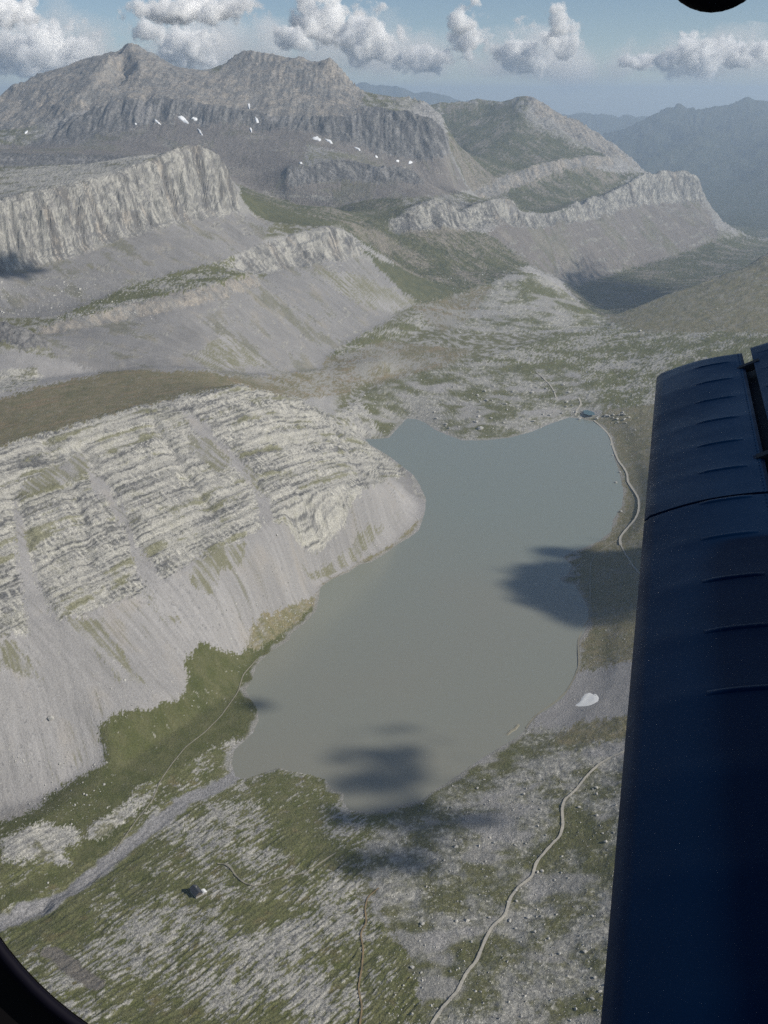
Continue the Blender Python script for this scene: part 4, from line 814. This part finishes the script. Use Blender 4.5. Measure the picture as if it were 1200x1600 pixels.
def placed(lab, grp, q):
    a, b = q
    if grp == 'boulders north of the lake': return lab + (', nearest the water' if b > 648 else ', at its back' if b < 622 else ', halfway up') + (' at the left' if a < 750 else ' at the right' if a > 850 else ' in the middle')
    if grp == 'stones on the lower right slope':
        k = float(np.interp(b, [1175, 1250, 1310, 1400, 1470, 1600], [960, 885, 875, 800, 757, 675]))
        return lab + (', left of the winding track' if a < k else ', right of the winding track') + (' near the lake' if b < 1320 else ' by the bottom edge' if b > 1460 else ' halfway down')
    if grp == 'stones on the west scree': return lab + (', on the lowest cone' if a < 200 else ', close above the shore grass')
    return lab + (', touching the track' if a < 952 else ', away from the track')
for lab, grp, pts, (r0, r1) in SETS:
    for q, p in zip(pts, picks(pts)):
        if p[2] > .3: boulder(p, random.uniform(r0, r1), placed(lab, grp, q), grp)
# uncounted small rubble
rr = np.random.RandomState(5); pts = []
for n, (a0, b0, a1, b1), dd in ((4200, (600, 1200, 985, 1650), (1, 1)), (2600, (560, 575, 1010, 690), (1, 1)), (1400, (700, 430, 950, 520), (1, 1)), (900, (880, 860, 1010, 1120), (1, 1)), (1300, (-10, 440, 230, 500), (1, 1)), (260, (130, 1050, 300, 1115), (1, 1)), (300, (0, 1180, 165, 1290), (1, 1)), (700, (330, 880, 520, 1000), (1, 1)), (300, (540, 800, 665, 890), (1, 1))):
    pts += list(zip(rr.uniform(a0, a1, n), rr.uniform(b0, b1, n)))
PX = np.array(pts); XY = np.array([0, 0])
Pk = []
Dk = np.exp(np.linspace(math.log(600), math.log(5600), 260))
for c in np.array_split(PX, 10):
    x, y, z = at_d(c[:, :1], c[:, 1:], Dk[None]); h = grid(H, x, y); hit = h >= z; k = np.where(hit.any(1), hit.argmax(1), 0); r = np.arange(len(c)); Pk.append(np.stack([x[r, k], Dk[k], k > 0], 1))
Pk = np.concatenate(Pk); Pk = Pk[Pk[:, 2] > 0]; jit = rr.normal(0, 1, (len(Pk), 2)) * Pk[:, 1:2] * .006; qx = Pk[:, 0] + jit[:, 0]; qy = Pk[:, 1] + jit[:, 1]; qz = height(qx, qy)
ok = qz > .4; qx, qy, qz = qx[ok], qy[ok], qz[ok]; n = len(qx)
base = np.array([(1, 0, 0), (0, 1, 0), (-1, 0, 0), (0, -1, 0), (0, 0, 1), (.75, .75, .5), (-.7, .6, .45)]); TRI = np.array([(0, 5, 4), (5, 1, 4), (1, 6, 4), (6, 2, 4), (2, 3, 4), (3, 0, 4), (0, 1, 5), (1, 2, 6)])
r = (.40 + rr.exponential(.38, n)) * (1 + .9 * (qy > 2400) + .8 * (qy > 3600)); ph = rr.uniform(0, 6.28, n)
B = base[None] * rr.uniform(.6, 1.3, (n, 7, 3)) * r[:, None, None]; cx, sx_ = np.cos(ph)[:, None], np.sin(ph)[:, None]
V = np.stack([B[:, :, 0] * cx - B[:, :, 1] * sx_ + qx[:, None], B[:, :, 0] * sx_ + B[:, :, 1] * cx + qy[:, None], B[:, :, 2] + (qz - .3 * r)[:, None] ], 2)
V[:, :4, 2] -= .3 * r[:, None]
link('rubble', mesh_np('rubble', V.reshape(-1, 3), (TRI[None] + 7 * np.arange(n)[:, None, None]).reshape(-1, 3), False), ROCK, kind='stuff')

# ------------------------------------------------------------------ mountain hut
def box(bm, c, s, rz=0):
    g = bmesh.ops.create_cube(bm, size=1)['verts']
    for v in g:
        x, y, z = v.co.x * s[0], v.co.y * s[1], v.co.z * s[2]; v.co = (c[0] + x * math.cos(rz) - y * math.sin(rz), c[1] + x * math.sin(rz) + y * math.cos(rz), c[2] + z)
def bm_obj(name, bm, m, parent=None, **kw):
    me = bpy.data.meshes.new(name); bmesh.ops.recalc_face_normals(bm, faces=bm.faces); bm.to_mesh(me); bm.free(); return link(name, me, m, parent, **kw)
def gable(w, l, z0, h, over=.5, th=.25, side=None):
    """roof slabs; side +1 or -1 gives one pitch only"""
    bm = bmesh.new()
    for sd in ((1, -1) if side is None else (side,)):
        a = [(0, z0 + h), (sd * (w / 2 + over), z0 - h * over * 2 / w)]
        vs = [bm.verts.new((x, y, z + dz)) for dz in (0, th) for y in (-l / 2 - over, l / 2 + over) for x, z in a]
        for f in ((0, 1, 3, 2), (4, 6, 7, 5), (0, 4, 5, 1), (2, 3, 7, 6), (1, 5, 7, 3), (0, 2, 6, 4)): bm.faces.new([vs[i] for i in f])
    return bm
HP = picks([(307, 1397)])[0]
hut = link('mountain_hut', None, None, label='dark mountain hut with one bright white roof on the karst at the lower left', category='hut'); hut.location = tuple(HP); hut.rotation_euler = (0, 0, math.radians(38))
WOOD = noisy('weathered_timber', (.06, .05, .045), (.10, .085, .07), 2.0, .8); STONE = noisy('rubble_masonry', (.24, .23, .21), (.34, .33, .30), 3.0, .9)
SLATE = noisy('dark_sheet_roof', (.035, .037, .045), (.05, .052, .06), 1.0, .5, .4); WHITE = noisy('white_metal_roof', (.82, .82, .80), (.74, .74, .73), 1.0, .4, .5)
bm = bmesh.new(); box(bm, (0, 0, 1.4), (9, 15, 3.6)); bm_obj('stone_base', bm, STONE, hut)
bm = bmesh.new(); box(bm, (0, 0, 4.3), (8.8, 14.8, 2.2))
for y in (-7.4, 7.4):
    f = [bm.verts.new(p) for p in ((-4.4, y * .995, 5.4), (4.4, y * .995, 5.4), (0, y * .995, 8.2))]; bm.faces.new(f)
bm_obj('upper_wall', bm, WOOD, hut)
for sd in (1, -1): bm_obj('roof', gable(9, 15, 5.4, 2.9, side=sd), SLATE, hut)
for sy in (-4.5, 0, 4.5):
    for sx in (-1, 1):
        bm = bmesh.new(); box(bm, (sx * 4.42, sy, 4.3), (.12, 1.2, 1.1)); w_ = bm_obj('window', bm, WHITE, hut); bm = bmesh.new(); box(bm, (sx * 4.49, sy, 4.3), (.06, .9, .8)); bm_obj('pane', bm, SLATE, w_)
bm = bmesh.new(); box(bm, (1.5, 2.5, 8.2), (.9, .9, 2.4)); bm_obj('chimney', bm, STONE, hut)
bm = bmesh.new(); box(bm, (7.2, -4.5, 1.2), (5.4, 6.4, 3.4)); bm_obj('annexe_wall', bm, STONE, hut)
bm = gable(5.6, 6.6, 2.9, 1.1, .3); bmesh.ops.translate(bm, verts=bm.verts, vec=(7.3, -4.5, 0)); bm_obj('annexe_roof', bm, WHITE, hut, label='bright white annexe roof')
bm = bmesh.new(); box(bm, (7.2, -7.75, 1.0), (1, .1, 2.1)); bm_obj('door', bm, WOOD, hut)

# ------------------------------------------------------------------ the aeroplane we look out of
def cs(x, y, z): return Vector((x, z * CT + y * ST, EYE - z * ST + y * CT))     # right, up, ahead of the eye
PAINT, t_, b_ = material('navy_doped_fabric', (.006, .030, .095), .40, .20)
b_.inputs['Specular Tint'].default_value = (.10, .42, 1, 1); b_.inputs['Sheen Weight'].default_value = .0; b_.inputs['Sheen Roughness'].default_value = .35; b_.inputs['Sheen Tint'].default_value = (.25, .55, 1, 1)
N = t_.nodes; L = t_.links; g = N.new('ShaderNodeTexCoord'); n = N.new('ShaderNodeTexNoise'); n.inputs['Scale'].default_value = 6; n.inputs['Detail'].default_value = 8; L.new(g.outputs['Object'], n.inputs['Vector'])
ng = N.new('ShaderNodeTexNoise'); ng.inputs['Scale'].default_value = 2.2; ng.inputs['Detail'].default_value = 9; ng.inputs['Roughness'].default_value = .7; L.new(g.outputs['Object'], ng.inputs['Vector']); mg = N.new('ShaderNodeMapRange'); mg.inputs['From Min'].default_value = .35; mg.inputs['From Max'].default_value = .65; mg.inputs['To Min'].default_value = .32; mg.inputs['To Max'].default_value = .52; L.new(ng.outputs[0], mg.inputs['Value']); L.new(mg.outputs[0], b_.inputs['Roughness'])
r_ = N.new('ShaderNodeValToRGB'); r_.color_ramp.elements[0].color = (.0008, .0088, .0300, 1); r_.color_ramp.elements[1].color = (.0012, .0118, .039, 1); L.new(n.outputs[0], r_.inputs[0]); L.new(r_.outputs[0], b_.inputs['Base Color'])
n3 = N.new('ShaderNodeTexNoise'); n3.inputs['Scale'].default_value = 260; n3.inputs['Detail'].default_value = 3; L.new(g.outputs['Object'], n3.inputs['Vector']); bp = N.new('ShaderNodeBump'); bp.inputs['Strength'].default_value = .12; bp.inputs['Distance'].default_value = .002
L.new(n3.outputs[0], bp.inputs['Height']); L.new(bp.outputs[0], b_.inputs['Normal'])
BLACKP, _, _ = material('black_cabin_trim', (.004, .0035, .004), .8, .1)
GAPM, _, _ = material('shadowed_cove_paint', (.004, .008, .016), .6, .2)
KNOBM, _, _ = material('black_rubber', (.004, .0035, .008), .7, .08)
plane = link('airplane', None, None, label='navy blue fabric wing and black window rim of the aeroplane we look out of', category='airplane'); plane.location = cs(.6, -1.2, 2.2)
SP = Vector((.2919, .428, 1.0)); OFF = Vector((-.1156, -1.297, 0)); CH = Vector((.325, .0757, -.127)); NRM = CH.cross(SP).normalized()
if NRM.y < 0: NRM = -NRM
RIBZ = [4.522 - .222 * k for k in range(18)]
def surf(Z, c, ribs=True, lift=0.0):
    """point of the wing's upper skin: Z along the span, c along the chord"""
    p = SP * Z + OFF + CH * c
    h = .016 * math.sin(math.pi * min(max(c, 0), 1)) if c < 1.02 else 0
    if c >= 1.02: h = .012 + .02 * min(c - 1.02, 1) - .006 * max(0, c - 2) ** 2
    if ribs:
        q = min(abs(Z - r) for r in RIBZ) / .111
        wgt = sstep(-.05, .35, c) * (1 - .5 * sstep(.85, 1.0, c)) if c < 1.02 else 1
        h += float(wgt) * .0022 * ((1 - min(q, 1)) ** 3.0 - .4)
    tip = max(0, Z - 4.40); h -= 2.2 * tip ** 1.6
    h -= .010 * max(0, (.06 - c) / .06) ** 2 if c < .06 else 0
    return p + NRM * (h + lift)
def skin(name, z0, z1, c0, c1, nz, nc, thick, label=None, m=PAINT):
    V = []; Z = [z0 + (z1 - z0) * i / nz for i in range(nz + 1)]; Cc = [c0 + (c1 - c0) * j / nc for j in range(nc + 1)]
    for top in (1, 0):
        for z in Z:
            for c in Cc:
                p = surf(z, c)
                if not top: p = p - NRM * (.004 + thick * math.sin(math.pi * .5 * min(1, (c - c0) / (c1 - c0) * 1.4)) * (1 if z < 4.5 else .3))
                V.append(cs(*p) - plane.location)
    W = nc + 1; n = (nz + 1) * W; f = []
    for i in range(nz):
        for j in range(nc):
            a = i * W + j; f.append((a, a + 1, a + W + 1, a + W)); f.append((n + a, n + a + W, n + a + W + 1, n + a + 1))
    for i in range(nz):
        for j in (0, nc): a = i * W + j; f.append((a, a + W, n + a + W, n + a))
    for j in range(nc):
        for i in (0, nz): a = i * W + j; f.append((a, a + 1, n + a + 1, n + a))
    me = bpy.data.meshes.new(name); me.from_pydata(V, [], f); me.update()
    bm = bmesh.new(); bm.from_mesh(me); bmesh.ops.recalc_face_normals(bm, faces=bm.faces); bm.to_mesh(me); bm.free()
    for p in me.polygons: p.use_smooth = True
    me.set_sharp_from_angle(angle=math.radians(40))
    return link(name, me, m, plane, label=label)
ail = skin('aileron', 4.62, 2.992, 0, 1, 88, 18, .045)
flp = skin('flap', 2.975, .45, 0, 1, 130, 18, .045)
wng = skin('wing', 4.66, .45, 1.10, 5.5, 150, 40, .12)
cove = skin('wing_cove', 4.55, .45, .93, 1.14, 20, 2, .02, m=GAPM)
for v in cove.data.vertices: v.co -= (cs(*NRM) - cs(0, 0, 0)) * .05
def strip(name, z, c0, c1, wz, lift, parent, m=PAINT, n=16):
    V = []
    for j in range(n + 1):
        c = c0 + (c1 - c0) * j / n; e = min(1, min(j, n - j) / 3)
        for dz, l in ((-wz, .0002), (-wz * .6, lift * e + .0004), (wz * .6, lift * e + .0004), (wz, .0002)): V.append(cs(*surf(z + dz, c, True, l)) - plane.location)
    f = [(4 * j + k, 4 * j + k + 1, 4 * j + k + 5, 4 * j + k + 4) for j in range(n) for k in range(3)]
    me = bpy.data.meshes.new(name); me.from_pydata(V, [], f); me.update()
    for p in me.polygons: p.use_smooth = True
    link(name, me, m, parent)
for z in RIBZ[1:]:
    if z > 2.0: strip('rib_tape', z, .46, .86, .008, .0022, ail if z > 2.98 else flp)
    strip('rib_tape', z, 1.16, 5.2, .008, .0018, wng, n=30)
for zc, nm in ((3.25, 'hinge_bracket'), (2.2, 'hinge_bracket'), (4.2, 'hinge_bracket')):
    bm = bmesh.new()
    bmesh.ops.create_cube(bm, size=1)
    for v in bm.verts: v.co = cs(*(surf(zc + v.co.x * .03, 1.05 + v.co.y * .22, False, -.012 + v.co.z * .03))) - plane.location
    bm_obj(nm, bm, GAPM, plane)
for c_, par in ((.955, flp), (.955, ail)):
    bm = bmesh.new()
    for k in range(150):
        z = 4.5 - k * .024
        if z < 1.9 or (z > 2.985) != (par is ail): continue
        p = cs(*surf(z, c_, True, .0004)) - plane.location; r0 = bmesh.ops.create_icosphere(bm, subdivisions=1, radius=.0022)['verts']
        bmesh.ops.translate(bm, verts=r0, vec=p)
    o_ = bm_obj('rivet_row', bm, PAINT, par)
# unseen plate, added and shaped to shadow the inner part of the flap
t0 = 2.2; V = []; f = []
cor = []
for k in range(9):
    a = math.pi / 2 * k / 8; cor.append((2.72 - .16 + .16 * math.sin(a), .43 + .18 - .18 * math.cos(a)))
outl = [(-2.5, .43)] + cor + [(2.74, 5.0), (2.55, 6.0), (-2.5, 6.0)]
for dz in (0, .07):
    for z, c in outl:
        p = cs(*(SP * z + OFF + CH * c + NRM * .012)) + SUN * (t0 + dz); V.append(p - plane.location)
n = len(outl); f = [tuple(range(n)), tuple(range(2 * n - 1, n - 1, -1))] + [(i, (i + 1) % n, n + (i + 1) % n, n + i) for i in range(n)]
me = bpy.data.meshes.new('wing_shade_plate'); me.from_pydata(V, [], f); me.update(); link('wing_shade_plate', me, PAINT, plane)
# cabin wall with the rounded window opening
def rrect(x0, y0, x1, y1, rads, n=24):
    o = []
    for (cx, cy, r, a0) in ((x1 - rads[1], y0 + rads[1], rads[1], -90), (x1 - rads[2], y1 - rads[2], rads[2], 0), (x0 + rads[3], y1 - rads[3], rads[3], 90), (x0 + rads[0], y0 + rads[0], rads[0], 180)):
        for k in range(n + 1): a = math.radians(a0 + 90 * k / n); o.append((cx + r * math.cos(a), cy + r * math.sin(a)))
    return o
DW = .34; inner = rrect(-98, -460, 1560, 1693, (420, 420, 420, 540)); outer_ = rrect(-700, -760, 2100, 2300, (600, 600, 600, 600))
def at_depth(px, py, d): return cs((px - 600) / F * d, (800 - py) / F * d, d) - plane.location
V = [at_depth(*p, DW) for p in inner] + [at_depth(*p, DW) for p in outer_] ; n = len(inner)
def grow(p, k): l = math.hypot(p[0] - 730, p[1] - 716); return (p[0] + (p[0] - 730) / l * k, p[1] + (p[1] - 716) / l * k)
V += [at_depth(*grow(p, 12), DW + .03) for p in inner] + [at_depth(*grow(p, 12), DW + .03) for p in outer_]
f = [(i, (i + 1) % n, n + (i + 1) % n, n + i) for i in range(n)] + [(2 * n + i, 3 * n + i, 3 * n + (i + 1) % n, 2 * n + (i + 1) % n) for i in range(n)] + [(i, 2 * n + i, 2 * n + (i + 1) % n, (i + 1) % n) for i in range(n)]
me = bpy.data.meshes.new('cabin_wall'); me.from_pydata(V, [], f); me.update(); wall = link('cabin_wall', me, BLACKP, plane)
rim = []; n = len(inner)
for i in range(n):
    for k in range(6):
        a = 2 * math.pi * k / 6; px, py = inner[i]; dx, dy = px - 730, py - 716; l = math.hypot(dx, dy); off = 14 + 12 * math.cos(a)
        rim.append(at_depth(px + dx / l * off, py + dy / l * off, DW - .004 + .004 * math.sin(a)))
me = bpy.data.meshes.new('window_rim'); me.from_pydata(rim, [], [(6 * i + k, 6 * i + (k + 1) % 6, 6 * ((i + 1) % n) + (k + 1) % 6, 6 * ((i + 1) % n) + k) for i in range(n) for k in range(6)]); me.update()
for p in me.polygons: p.use_smooth = True
link('window_rim', me, KNOBM, wall)
bm = bmesh.new(); bmesh.ops.create_uvsphere(bm, u_segments=32, v_segments=16, radius=91 / F * .32)
for v in bm.verts: v.co.y *= .5
bmesh.ops.translate(bm, verts=bm.verts, vec=at_depth(1122, -81, .32)); k_ = bm_obj('latch_knob', bm, KNOBM, plane)
bm = bmesh.new(); bmesh.ops.create_cone(bm, segments=12, radius1=.006, radius2=.006, depth=.06, cap_ends=True); bmesh.ops.translate(bm, verts=bm.verts, vec=at_depth(1122, -81, .32) + Vector((0, 0, .035))); bm_obj('latch_stem', bm, KNOBM, plane)
for o in (k_,):
    for p in o.data.polygons: p.use_smooth = True
